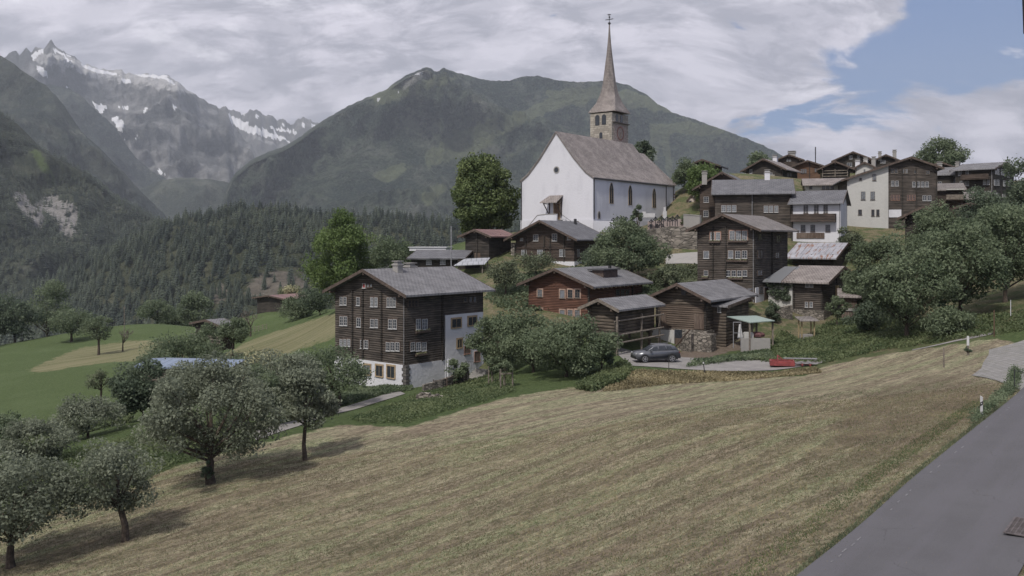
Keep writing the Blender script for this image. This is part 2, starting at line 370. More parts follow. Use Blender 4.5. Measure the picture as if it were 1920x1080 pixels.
def ground_fn(t):
    co = obj_co(t); z = t.n('ShaderNodeAttribute', {'attribute_name': 'zone'}); sp = t.n('ShaderNodeSeparateColor', Color=z.outputs['Color'])
    s = t.n('ShaderNodeSeparateXYZ', Vector=co)
    al = t.m('ADD', t.m('MULTIPLY', s.outputs[0], .76), t.m('MULTIPLY', s.outputs[1], .65))
    ac = t.m('SUBTRACT', t.m('MULTIPLY', s.outputs[0], .65), t.m('MULTIPLY', s.outputs[1], .76))
    edge = t.noise(co, .5, 5, .6); e2 = t.m('MULTIPLY', t.m('SUBTRACT', edge, .5), 1.4)
    def mk(v): return t.ss(t.m('ADD', v, e2), .35, .65)
    row1 = t.noise(t.comb(t.m('MULTIPLY', al, .05), t.m('MULTIPLY', ac, .62)), 1.0, 3, .5)        # swaths left by the mower
    wph = t.m('ADD', t.m('DIVIDE', ac, 2.4), t.m('MULTIPLY', t.noise(t.comb(t.m('MULTIPLY', al, .045), t.m('MULTIPLY', ac, .16)), 1.0, 5, .6), 4.2))
    swath = t.ss(t.m('ADD', t.m('PINGPONG', wph, .5), t.m('MULTIPLY', t.m('SUBTRACT', t.noise(co, 1.3, 5, .65), .5), .36)), .12, .34)
    row2 = t.noise(t.comb(t.m('MULTIPLY', al, .3), t.m('MULTIPLY', ac, 2.6)), 1.0, 5, .65, .3)
    tuft = t.noise(co, 3.2, 8, .72, .4); fine = t.noise(t.vmul(co, (1, 1.0, 1)), 14.0, 5, .7, .6)
    blot = t.noise(co, .09, 4, .6)
    mid = t.noise(t.comb(t.m('MULTIPLY', al, 1.5), t.m('MULTIPLY', ac, 2.8)), 1.0, 8, .74, 1.2)
    straw = t.mix(t.ss(t.m('ADD', t.m('MULTIPLY', fine, .45), t.m('MULTIPLY', mid, .55)), .40, .60), (.20, .165, .115), (.58, .50, .36))
    straw = t.mix(t.m('MULTIPLY', t.ss(row2, .44, .56), .65), straw, (.22, .165, .13))
    green = t.mix(t.ss(t.m('ADD', t.m('MULTIPLY', fine, .45), t.m('MULTIPLY', mid, .55)), .40, .60), (.12, .13, .07), (.40, .405, .245))
    gf = t.m('ADD', t.m('ADD', t.m('MULTIPLY', t.ss(row1, .45, .56), .35), t.m('MULTIPLY', t.ss(blot, .42, .60), .35)), t.m('MULTIPLY', swath, .38)); gf = t.m('MULTIPLY', gf, t.ss(tuft, .32, .52), clamp=True)
    hayc = t.mix(gf, straw, green)
    hayc = t.mix(t.m('MULTIPLY', t.ss(t.m('ADD', swath, t.m('MULTIPLY', t.m('SUBTRACT', row1, .5), 2.0)), .85, .20), .55), hayc, t.mix(t.ss(mid, .4, .6), (.10, .088, .06), (.26, .215, .15)))
    hayc = t.mix(t.m('MULTIPLY', t.ss(t.noise(t.comb(t.m('MULTIPLY', al, .22), t.m('MULTIPLY', ac, 1.1)), 1.0, 6, .7, .5), .56, .66), .55), hayc, (.50, .43, .30))
    dryc = t.mix(t.ss(tuft, .35, .62), (.105, .078, .066), (.20, .155, .11))
    hayc = t.mix(t.m('MULTIPLY', mk(z.outputs['Alpha']), .5), hayc, dryc)
    mead = t.mix(t.ss(tuft, .3, .7), (.055, .080, .032), (.112, .148, .060))
    mead = t.mix(t.m('MULTIPLY', t.ss(blot, .45, .7), .5), mead, (.115, .15, .07)); mead = t.mix(t.m('MULTIPLY', t.ss(mid, .5, .62), .35), mead, (.03, .052, .022))
    z2 = t.n('ShaderNodeAttribute', {'attribute_name': 'village'}).outputs['Fac']
    vg = t.mix(t.ss(edge, .42, .58), t.mix(t.ss(tuft, .35, .65), (.07, .09, .04), (.13, .14, .07)), t.mix(t.ss(tuft, .35, .65), (.14, .12, .075), (.24, .20, .13)))
    mead = t.mix(t.m('MULTIPLY', z2, .9), mead, vg)
    hay2c = t.mix(t.ss(row1, .42, .6), t.mix(t.ss(tuft, .35, .6), (.11, .13, .06), (.19, .18, .10)), (.215, .20, .118))
    dirtc = t.mix(t.ss(tuft, .3, .7), (.13, .10, .078), (.23, .19, .155))
    c = t.mix(mk(sp.outputs[0]), mead, hayc); c = t.mix(mk(sp.outputs[1]), c, hay2c); c = t.mix(mk(sp.outputs[2]), c, dirtc)
    h = t.m('ADD', t.m('ADD', t.m('MULTIPLY', tuft, .9), t.m('MULTIPLY', fine, .35)), t.m('MULTIPLY', mid, .7))
    return c, h, .3
GROUND = material('ground_mat', ground_fn, .95, .1)
tag(link('ground', gm, None, GROUND), kind='structure')
MB().box(-30000, 30000, -3000, 40000, -420, -400).build('valley_floor', flat_mat('valley', (.05, .07, .035), .95, .3, .002)).__setitem__('kind', 'structure')

def drape(name, left, right, mat, lift=.05, nseg=80, kind='structure', across=4):
    """a strip lying on the ground between two world polylines"""
    def res(pl):
        pl = np.array(pl, float); d = np.r_[0, np.cumsum(np.linalg.norm(np.diff(pl, axis=0), axis=1))]; q = np.linspace(0, d[-1], nseg)
        return np.stack([np.interp(q, d, pl[:, 0]), np.interp(q, d, pl[:, 1])], 1)
    L = res(left); Rr = res(right); V = []; 
    for k in range(across+1): V.append(L+(Rr-L)*k/across)
    V = np.stack(V, 1).reshape(-1, 2); z = GZ(V[:, 0], V[:, 1])+lift
    ix = np.arange(nseg*(across+1)).reshape(nseg, across+1)
    Fq = np.stack([ix[:-1, :-1], ix[:-1, 1:], ix[1:, 1:], ix[1:, :-1]], -1).reshape(-1, 4)
    o = link(name, np_mesh(name, np.c_[V, z], Fq, mat, None, True)); o['kind'] = kind
    return o
def asphalt_fn(t):
    co = obj_co(t); n1 = t.noise(co, .35, 5, .6); n2_ = t.noise(co, 30, 3, .7); n3 = t.noise(t.vmul(co, (1, 1, 1)), 2.2, 6, .7)
    c = t.mix(t.ss(n1, .35, .7), (.082, .080, .086), (.094, .092, .099)); c = t.mix(t.m('MULTIPLY', t.ss(n2_, .45, .75), .45), c, (.135, .13, .14))
    s = t.n('ShaderNodeSeparateXYZ', Vector=co)
    lg = t.noise(t.comb(t.m('ADD', t.m('MULTIPLY', s.outputs[0], .062), t.m('MULTIPLY', s.outputs[1], .0785)), t.m('SUBTRACT', t.m('MULTIPLY', s.outputs[0], .94), t.m('MULTIPLY', s.outputs[1], .744))), 1.0, 6, .6)
    c = t.mix(t.m('MULTIPLY', t.ss(lg, .42, .62), .5), c, (.104, .10, .111))
    vo = t.n('ShaderNodeTexVoronoi', {'feature': 'DISTANCE_TO_EDGE'}, Vector=t.n('ShaderNodeVectorMath', {'operation': 'MULTIPLY_ADD'}, i_0=t.n('ShaderNodeTexNoise', Scale=1.1, Detail=4.0, Vector=co).outputs[1], i_1=(1.4, 1.4, 0), i_2=co).outputs[0], Scale=.16)
    c = t.mix(t.m('MULTIPLY', t.ss(vo.outputs['Distance'], .006, .0), t.m('MULTIPLY', t.ss(n1, .5, .6), .55)), c, (.05, .048, .052))
    c = t.mix(t.m('MULTIPLY', t.ss(n3, .62, .75), .35), c, (.07, .067, .072))
    return c, n2_, .01
ASPH = material('asphalt', asphalt_fn, .85, .3)
def gravel_fn(t):
    co = obj_co(t); n1 = t.noise(co, .8, 6, .65); n2_ = t.noise(co, 12, 4, .7)
    return t.mix(t.ss(n1, .35, .7), (.19, .18, .175), t.mix(n2_, (.21, .20, .19), (.30, .285, .27))), n2_, .03
GRAV = material('gravel', gravel_fn, .9, .2)
def wp(l): return [((x-CX)/F*D, D) for x, D in l]
rd = Vector((.62, .785)); rn = Vector((.785, -.62)); r0 = Vector((7.42, 23.8))
def rpt(t, off): p = r0+rd*t+rn*off; return (p.x, p.y)
drape('road', [rpt(t, 0) for t in (-50, 0, 60)], [rpt(t, 4.9) for t in (-50, 0, 60)], ASPH, .06, 160, across=10)
def paving_fn(t):
    co = obj_co(t); br = t.n('ShaderNodeTexBrick', Vector=t.n('ShaderNodeVectorRotate', {'rotation_type': 'Z_AXIS'}, Vector=co, Angle=R(-28)).outputs[0], Color1=(.20, .195, .19), Color2=(.26, .25, .245), Mortar=(.11, .11, .09), Scale=1.0, Mortar_Size=.025, Brick_Width=.55, Row_Height=.34)
    n = t.noise(co, 1.0, 5, .6)
    return t.mix(t.m('MULTIPLY', t.ss(n, .5, .7), .5), br.outputs[0], (.16, .16, .12)), br.outputs['Fac'], -.02
PAVE = material('paving', paving_fn, .85, .2)
rng0 = random.Random(3)
pl = [(1858+rng0.uniform(-7, 7), 73.5) , (1853+rng0.uniform(-9, 9), 70), (1846+rng0.uniform(-9, 9), 66), (1838+rng0.uniform(-9, 9), 63), (1822, 60.3), (1848, 58.6), (1868, 57), (1893, 54.5), (1925, 51.8)]
drape('pavement', wp(pl), wp([(2040, 78), (2060, 74), (2070, 70), (2080, 66), (2100, 60), (2100, 58), (2100, 56), (2100, 54), (2100, 52)]), PAVE, .045, 60, across=16)
drape('gravel_track', wp([(1180, 83.0), (1260, 81.5), (1350, 80.5), (1450, 80.5), (1545, 82.5)]), wp([(1150, 97), (1240, 93), (1330, 90.5), (1440, 88.5), (1550, 85)]), GRAV, .05, 60, across=8)
drape('footpath', wp([(480, 61), (560, 65), (640, 73.5), (700, 80), (760, 87)]), wp([(470, 64), (550, 68.5), (630, 77.5), (700, 85), (745, 91)]), GRAV, .05, 50)
drape('farm_track', wp([(60, 84), (140, 86)]), wp([(60, 92), (150, 95)]), GRAV, .05, 12)
drape('narrow_path', wp([(1710, 80.8), (1790, 80.8), (1862, 79.8)]), wp([(1710, 81.2), (1790, 81.35), (1865, 80.4)]), GRAV, .05, 30)
drape('church_lane', wp([(1248, 131.5), (1312, 129)]), wp([(1248, 137), (1312, 136)]), CONC, .08, 12)
# ------------------------------------------------------------------ mountains: real slopes at their real distance
def fbm(p, octv=6): return mnoise.fractal(p, 1.0, 2.1, octv)
def mountain(name, ridge, D, foot_f, foot_z, amp, freq, seed, mat, step=4, N=70, power=1.15, jag=0.0, dvar=.05, paint=None, spur=1.0, top=0.0):
    xs = np.arange(ridge[0][0], ridge[-1][0]+step, step, dtype=float)
    ys = np.interp(xs, [p[0] for p in ridge], [p[1] for p in ridge])
    V = []; nc = len(xs); off = Vector((seed*17.3, seed*5.1, seed*9.7))
    for j, (px, py) in enumerate(zip(xs, ys)):
        s = (px-CX)/F
        dj = D*(1+dvar*mnoise.noise(Vector((px*.006+seed, 3.1, 0))))
        py += jag*mnoise.fractal(Vector((px*.11, seed, 1.7)), .8, 2.2, 4)
        zr = (HY-py)/F*dj; dn = dj*foot_f
        col = []
        for i in range(-4, N+1):
            if i < 0:
                t = -i/4; d = dj*(1+.12*t); z = zr-(zr-foot_z)*.55*t
                col.append((s*d, d, z-amp*.4*t)); continue
            t = (i/N)**1.15; d = dj+(dn-dj)*t
            z = foot_z+(zr-foot_z)*((1-t)**power)
            p = Vector((s*d, d*.8, z*.9))*freq+off
            env = min(1.0, t*9+top)*(1-.3*t)
            a = mnoise.ridged_multi_fractal(p, .8, 2.15, 8, .9, 2.1)-1.2
            b = fbm(p*.45+off, 4)
            dz = (a*.55*spur+b*.9)*amp*env
            d2 = d-dz*.9; col.append((s*d2, d2, min(z+dz*.45, (HY-(py+.4+26*t))/F*d2)))
        V.append(col)
    V = np.array(V)                                # nc, rows, 3
    nr = V.shape[1]; ix = np.arange(nc*nr).reshape(nc, nr)
    Fq = np.stack([ix[:-1, :-1], ix[:-1, 1:], ix[1:, 1:], ix[1:, :-1]], -1).reshape(-1, 4)
    me = np_mesh(name, V.reshape(-1, 3), Fq, mat, None, True)
    PXv = CX+V[..., 0]/V[..., 1]*F; PYv = HY-V[..., 2]/V[..., 1]*F
    arr = np.zeros((nc, nr, 4))
    for ch, polys in enumerate(paint or []):
        for pl_ in polys: arr[..., ch][inpoly(PXv, PYv, pl_)] = 1
    for ch in (1, 2): arr[..., ch] = blur(arr[..., ch], 3)
    vcol(me, 'zone', arr.reshape(-1, 4))
    o = link(name, me); o['kind'] = 'structure'
    return V[:, 4:, :]
def mount_mat(name, low, high, rock, meadow, fs, bump, rocky=.5, mott=.5):
    """low forest, high turf, bare rock on steep or patchy ground, snow and meadow where painted"""
    def fn(t):
        co = obj_co(t); z = t.n('ShaderNodeAttribute', {'attribute_name': 'zone'}); sp = t.n('ShaderNodeSeparateColor', Color=z.outputs['Color'])
        n1 = t.noise(co, fs*.25, 6, .62); n2_ = t.noise(co, fs, 8, .68, .3); n3 = t.noise(co, fs*5, 6, .72); n4 = t.noise(co, fs*16, 4, .7)
        c = t.mix(t.ss(t.m('ADD', t.m('MULTIPLY', n1, .6), t.m('MULTIPLY', n2_, .4)), .44, .56), low, high)
        c = t.mix(t.m('MULTIPLY', t.ss(n2_, .58-.12*rocky, .74-.12*rocky), rocky), c, rock)
        c = t.mix(t.m('MULTIPLY', t.ss(n3, .44, .60), mott), c, tuple(x*.4 for x in low))
        c = t.mix(t.m('MULTIPLY', t.ss(n4, .45, .62), .45), c, tuple(x*1.5 for x in high))
        ed = t.m('ADD', t.m('MULTIPLY', t.m('SUBTRACT', n2_, .5), 2.2), t.m('MULTIPLY', t.m('SUBTRACT', n3, .5), 1.4))
        c = t.mix(t.m('MULTIPLY', t.ss(t.m('ADD', sp.outputs[1], ed), .35, .65), .9), c, t.mix(t.ss(n3, .35, .65), meadow, tuple(x*.72 for x in meadow)))
        c = t.mix(t.ss(t.m('ADD', sp.outputs[2], ed), .35, .75), c, t.mix(t.ss(n3, .35, .65), rock, tuple(x*1.6 for x in rock)))
        c = t.mix(t.ss(t.m('ADD', sp.outputs[0], t.m('MULTIPLY', ed, .75)), .50, .60), c, (.80, .80, .82))
        return c, t.m('ADD', t.m('MULTIPLY', n2_, 1.0), t.m('MULTIPLY', n3, .45)), bump
    return material(name, fn, .95, .05)
def P(*a): return [(a[i], a[i+1]) for i in range(0, len(a), 2)]
# distant glacier ridge in the gap
mountain('far_peaks', P(405,205, 430,208, 445,212, 470,208, 485,206, 500,214, 515,222, 530,224, 545,232, 560,224, 575,222, 590,230, 600,233, 640,240, 700,250), 9500, .62, -100, 330, .0011, 5,
    mount_mat('far_rock', (.10, .10, .10), (.14, .14, .135), (.26, .255, .25), (.1, .13, .07), .004, 60, .8, .25), 2.5, 46, 1.2, 7.0, .03,
    [[P(436,217, 470,232, 505,245, 540,262, 560,272, 520,262, 470,250, 432,236), P(500,236, 545,243, 548,250, 505,243), P(548,240, 556,250, 548,252), P(455,209, 462,214, 450,216), P(478,212, 490,222, 480,224), P(528,228, 536,234, 530,238), P(566,226, 574,236, 566,238), P(585,232, 592,236, 584,242), P(570,262, 600,255, 570,280)], [], [P(440,240, 560,285, 540,275, 500,270, 450,245)]])
SN = [P(56,104, 80,90, 82,97, 62,112), P(98,90, 112,98, 130,104, 138,108, 118,103, 100,97), P(118,106, 136,114, 128,118), P(150,117, 165,124, 190,131, 218,137, 225,142, 205,141, 180,136, 155,126), P(226,145, 246,150, 244,157, 230,154),
      P(250,138, 275,139, 300,137, 316,142, 312,149, 290,146, 262,144), P(67,124, 88,130, 94,140, 84,142, 72,136), P(170,188, 180,194, 200,198, 203,200, 190,214, 182,208), P(208,222, 220,218, 232,232, 230,248, 222,242), P(229,250, 236,250, 234,264),
      P(278,200, 268,218, 268,206), P(320,196, 333,200, 328,206), P(256,248, 262,246, 250,270, 246,286), P(293,318, 302,318, 312,329, 300,328), P(218,200, 244,200, 238,206), P(122,160, 132,162, 126,168), P(200,235, 205,236, 228,268, 222,266),P(428,214,436,214,440,232,434,232),P(300,140,322,150,330,160,318,155)]
mountain('snow_peak_massif', P(-60,130, -20,112, 8,108, 22,98, 30,94, 38,102, 48,92, 58,98, 66,88, 78,90, 88,82, 96,75, 104,86, 116,92, 128,102, 140,106, 152,116, 175,124, 200,130, 228,132, 250,139, 290,139, 318,140, 330,152, 350,168, 375,183, 395,194, 412,204, 424,198, 432,214, 440,236, 455,258, 472,274, 482,290, 500,310), 7200, .55, -350, 420, .0013, 2,
    mount_mat('peak_rock', (.050, .054, .056), (.13, .13, .13), (.30, .295, .29), (.11, .14, .07), .0045, 55, .85, .35), 2.6, 90, 1.05, 4.5, .04,
    [SN, [], [P(60,95, 150,110, 330,145, 380,180, 300,165, 200,150, 120,130, 60,115)]])
mountain('shoulder_ridge', P(40,140, 80,157, 103,160, 127,165, 150,177, 173,200, 200,223, 217,240, 233,267, 253,293, 283,320, 320,338, 360,352, 400,372, 430,395), 5200, .6, -350, 260, .0016, 3,
    mount_mat('shoulder', (.030, .040, .038), (.085, .094, .082), (.16, .155, .145), (.1, .13, .06), .006, 40, .5, .5), 3, 60, 1.1, 2.0, .04, [[], [], []])
mountain('valley_hump', P(250,360, 273,350, 300,338, 330,333, 367,334, 400,337, 423,340, 445,347, 467,357, 500,378, 530,396, 560,410), 4300, .75, -250, 110, .003, 7,
    mount_mat('hump', (.038, .048, .042), (.095, .105, .082), (.15, .145, .135), (.1, .13, .06), .009, 28, .5, .55), 4, 40, 1.1, 1.5, .03)
mountain('left_slope_far', P(-160,20, -60,78, 0,103, 20,115, 50,138, 87,160, 117,193, 153,247, 187,277, 233,323, 253,347, 283,377, 307,400, 330,430), 3500, .55, -300, 220, .002, 4,
    mount_mat('slope_far', (.026, .036, .033), (.078, .088, .070), (.13, .13, .12), (.09, .12, .05), .011, 22, .35, .55), 3, 80, 1.1, 1.5, .04)
GM = [P(795,292, 830,268, 880,240, 930,222, 980,205, 1040,185, 1085,178, 1110,190, 1050,205, 1000,225, 950,248, 930,262, 890,285, 840,305, 800,315), P(945,290, 990,287, 985,300, 950,305), P(1010,170, 1100,165, 1180,170, 1230,185, 1290,215, 1250,212, 1180,200, 1100,185, 1030,182),
      P(780,365, 830,345, 850,348, 820,375, 800,385), P(1215,232, 1300,228, 1370,244, 1330,256, 1270,250, 1240,262, 1230,300, 1218,300, 1220,255), P(690,180, 740,158, 800,150, 850,140, 860,152, 780,170, 720,200), P(1240,262,1256,262,1262,330,1250,330), P(700,330, 760,300, 780,305, 730,345)]
mountain('central_mountain', P(395,415, 420,360, 440,325, 470,300, 500,286, 530,275, 560,258, 590,235, 612,222, 640,205, 670,190, 700,178, 725,166, 740,155, 762,140, 780,134, 790,128, 800,124, 808,127, 814,133, 822,133, 832,126, 843,131, 860,136, 900,148, 930,151, 955,152, 968,146, 985,142, 1010,142, 1032,146, 1046,151, 1080,153, 1130,152, 1160,155, 1180,160, 1210,176, 1235,195, 1260,210, 1300,223, 1350,241, 1400,259, 1450,281, 1480,299, 1530,325, 1600,350, 1700,400), 5000, .42, -330, 520, .0012, 9,
    mount_mat('green_mountain', (.026, .044, .034), (.105, .128, .088), (.20, .198, .18), (.19, .215, .125), .006, 130, .6, .85), 3.2, 130, 1.12, 1.6, .05,
    [[P(778,139, 792,134, 794,137, 780,142), P(745,172, 760,168, 748,176), P(706,186, 716,182, 708,190)], GM, [P(745,160, 790,130, 812,133, 800,145, 760,165), P(715,190,735,180,735,186,716,198)]])
V_LEFT = mountain('left_forest_slope', P(-260,60, -60,165, 0,212, 33,232, 83,283, 150,317, 187,347, 213,370, 253,390, 290,410, 330,430, 380,470), 1950, .5, -150, 90, .004, 6,
    mount_mat('forest_floor', (.030, .038, .028), (.055, .062, .042), (.155, .148, .14), (.085, .115, .045), .02, 8, .35, .5), 5, 70, 1.05, 0, .05,
    [[], [P(62,285, 72,280, 85,300, 100,325, 108,345, 95,345, 80,320, 66,300), P(58,285,64,283,64,296,56,296)], [P(60,390, 80,372, 100,368, 118,380, 128,372, 148,395, 150,420, 130,450, 118,440, 108,420, 95,400, 75,410), P(20,370,48,360,56,385,74,420,92,440,70,430,40,395),P(150,440,170,420,160,445)]])
V_HILL = mountain('forest_hill', P(-300,600, -100,590, 0,560, 100,520, 200,472, 260,444, 300,422, 350,408, 400,402, 440,394, 480,388, 540,392, 600,404, 660,406, 700,402, 760,410, 820,414, 880,418, 960,424, 1040,435, 1100,440), 1150, .44, -135, 22, .012, 8,
    mount_mat('hill_floor', (.035, .042, .026), (.062, .065, .04), (.085, .076, .062), (.085, .115, .045), .02, 8, .35, .5), 5, 60, .95, 0, .04,
    [[], [], [P(480,520, 530,508, 560,520, 580,530, 540,560, 490,570, 450,555), P(395,540,420,530,430,560,400,570)]])
# ------------------------------------------------------------------ conifers
def conifer_arrays(seed, H=1.0, Rr=.19, tiers=9, spikes=9, droop=.045):
    r = random.Random(seed); V = []; Fc = []
    for k in range(tiers):
        f = k/(tiers-1); zt = H*(1-.88*f**.9); rad = Rr*H*(.26+.74*f**.7)*r.uniform(.82, 1.15); zlow = zt-H*.145
        i = len(V); V.append((0, 0, min(H, zt+H*.05))); ph = r.uniform(0, 6.3)
        for s in range(spikes*2):
            a = ph+math.pi*s/spikes; q = rad*(r.uniform(.8, 1.25) if s % 2 == 0 else .55)
            V.append((q*math.cos(a), q*math.sin(a), (zlow-droop*H*r.uniform(.3, 1.3)) if s % 2 == 0 else zlow+H*.055))
        for s in range(spikes*2): Fc.append((i, i+1+s, i+1+(s+1) % (spikes*2)))
    return np.array(V), np.array(Fc)
CONM = leaf_mat('conifer_needles', (.018, .028, .021), (.070, .086, .056), .12)
def sample(V, n, rnd, bands=None, rows=(0.0, 1.0)):
    nc, nr, _ = V.shape; out = []
    for _ in range(n):
        a = rnd.uniform(0, nc-1.001); b = rnd.uniform(rows[0]*(nr-1), rows[1]*(nr-1)-.001); i, j = int(a), int(b); fa, fb = a-i, b-j
        p = (V[i, j]*(1-fa)+V[i+1, j]*fa)*(1-fb)+(V[i, j+1]*(1-fa)+V[i+1, j+1]*fa)*fb
        out.append(p)
    return np.array(out)
def forest(name, pts, hts, proto, label, rnd, widths=(.85, 1.25)):
    VV = []; FF = []; T = []; o = 0
    pr = [conifer_arrays(s, **proto) for s in range(6)]
    for p, h in zip(pts, hts):
        v, f = pr[rnd.randrange(6)]; a = rnd.uniform(0, 6.3); c, s = math.cos(a), math.sin(a); wdt = rnd.uniform(*widths)
        q = v*[h*wdt, h*wdt, h]; q = np.stack([q[:, 0]*c-q[:, 1]*s, q[:, 0]*s+q[:, 1]*c, q[:, 2]], 1)+p
        VV.append(q); FF.append(f+o); o += len(v); tt = min(1, max(0, rnd.random()**1.6*.8+.5*mnoise.noise(Vector((p[0]*.012, p[1]*.012, 0)))+.1)); T.append(np.clip(tt+np.random.default_rng(o).uniform(-.25, .25, len(f)), 0, 1))
    ob = link(name, np_mesh(name, np.concatenate(VV), np.concatenate(FF), CONM, np.concatenate(T)))
    return tag(ob, label, 'forest', kind='stuff')
rnd = random.Random(11)
def px_of(p): return CX+p[:, 0]/p[:, 1]*F, HY-p[:, 2]/p[:, 1]*F
pts = sample(V_LEFT, 6800, rnd, rows=(0, .8)); x_, y_ = px_of(pts)
keep = np.ones(len(pts), bool)
for pl_ in (P(60,283, 74,280, 88,300, 104,325, 112,348, 95,348, 78,322, 64,302), P(60,396, 80,378, 100,372, 118,384, 128,378, 148,400, 148,424, 130,452, 118,444, 108,424, 95,404, 75,414), P(24,374,48,366,56,388,74,424,88,440,70,432,40,398)): keep &= ~(inpoly(x_, y_+6, pl_) & (np.array([rnd.random() for _ in x_]) < .7))
dn_ = np.array([mnoise.noise(Vector((p[0]*.006, p[1]*.006, p[2]*.006))) for p in pts]); keep &= (dn_ > -.28) | (y_ > 330)
pts = pts[keep & (x_ > -120)]
forest('mountain_forest', pts, [rnd.uniform(7, 14) for _ in pts], dict(tiers=4, spikes=5, Rr=.34), 'dark conifer forest covering the steep mountain slope on the left', rnd)
pts = sample(V_HILL, 6500, rnd, rows=(0, .93)); x_, y_ = px_of(pts)
keep = np.ones(len(pts), bool)
for pl_ in (P(470,515, 520,505, 560,518, 590,525, 560,575, 500,582, 440,562), P(20,552, 45,545, 60,562, 30,572), P(395,545,420,535,430,560,400,570)): keep &= ~(inpoly(x_, y_+4, pl_) & (np.array([rnd.random() for _ in x_]) < .75))
keep &= (x_ > -80) & (x_ < 1000)
pts = pts[keep]; order = np.argsort(pts[:, 1]); pts = pts[order]
x_, y_ = px_of(pts); near = [i for i in range(len(pts)) if -20 < x_[i] < 830 and y_[i] < 585 and y_[i] > 470][:170]
ns_ = set(near)
forest('hill_forest', pts[[i for i in range(len(pts)) if i not in ns_]], [rnd.uniform(7, 15)*(1 if rnd.random() < .9 else 1.2) for _ in range(len(pts)-len(near))], dict(tiers=6, spikes=6, Rr=.36, droop=.03), 'dense spruce forest covering the hill across the gorge', rnd)
cm = []
for s in range(4):
    v, f = conifer_arrays(40+s, tiers=9, spikes=8, Rr=.30); cm.append(np_mesh('spruce', v, f, CONM, np.random.default_rng(s).uniform(.1, .9, len(f))))
for k, i in enumerate(near):
    o = link('spruce_tree', cm[k % 4], None, None, tuple(pts[i]), rnd.uniform(0, 6)); h = rnd.uniform(9, 15); o.scale = (h*.95, h*.95, h)
    tag(o, 'single spruce among the nearest trees of the forest hill', 'conifer', 'spruces along the near foot of the forest hill')

# ------------------------------------------------------------------ broadleaf trees
LEAVES = {
 'apple': leaf_mat('leaf_apple', (.10, .118, .082), (.27, .295, .215), .46),
 'dark': leaf_mat('leaf_dark', (.050, .074, .048), (.15, .185, .120), .42),
 'bright': leaf_mat('leaf_bright', (.065, .105, .032), (.165, .225, .080), .4),
 'linden': leaf_mat('leaf_linden', (.04, .066, .024), (.175, .215, .085), .3),
 'mid': leaf_mat('leaf_mid', (.068, .098, .054), (.200, .240, .145), .44),
 'olive': leaf_mat('leaf_olive', (.06, .078, .045), (.15, .17, .10), .25),
 'cream': leaf_mat('leaf_cream', (.09, .11, .06), (.42, .40, .24), .15),
 'grass': leaf_mat('blade_green', (.035, .065, .022), (.10, .15, .05), .25),
 'grass2': leaf_mat('weed_green', (.065, .095, .042), (.175, .205, .10), .4),
 'straw': leaf_mat('blade_straw', (.10, .085, .045), (.34, .29, .17), .2),
}
def leafcloud(rg, centers, radii, n, size, flat=.8):
    wt = radii**2*rg.uniform(.35, 1.6, len(radii)); ci = rg.choice(len(centers), n, p=wt/wt.sum()); d = rg.normal(size=(n, 3)); d /= np.linalg.norm(d, axis=1)[:, None]
    rr = rg.uniform(.25, 1.0, n)**.55*np.where(rg.random(n) < .12, rg.uniform(1.0, 1.55, n), 1.0)
    c = centers[ci]+d*(radii[ci]*rr)[:, None]*[1, 1, flat]
    nrm = d*.55+rg.normal(size=(n, 3))*.6+[0, 0, .35]; nrm /= np.linalg.norm(nrm, axis=1)[:, None]
    t = np.cross(nrm, rg.normal(size=(n, 3))); t /= np.linalg.norm(t, axis=1)[:, None]; b = np.cross(nrm, t)
    s = size*rg.uniform(.6, 1.35, n)[:, None]
    V = np.stack([c-t*s*.62, c-b*s*.36+nrm*s*.1, c+t*s*.62, c+b*s*.36+nrm*s*.1], 1).reshape(-1, 3)
    Fq = np.arange(n*4).reshape(n, 4)
    return V, Fq, ci
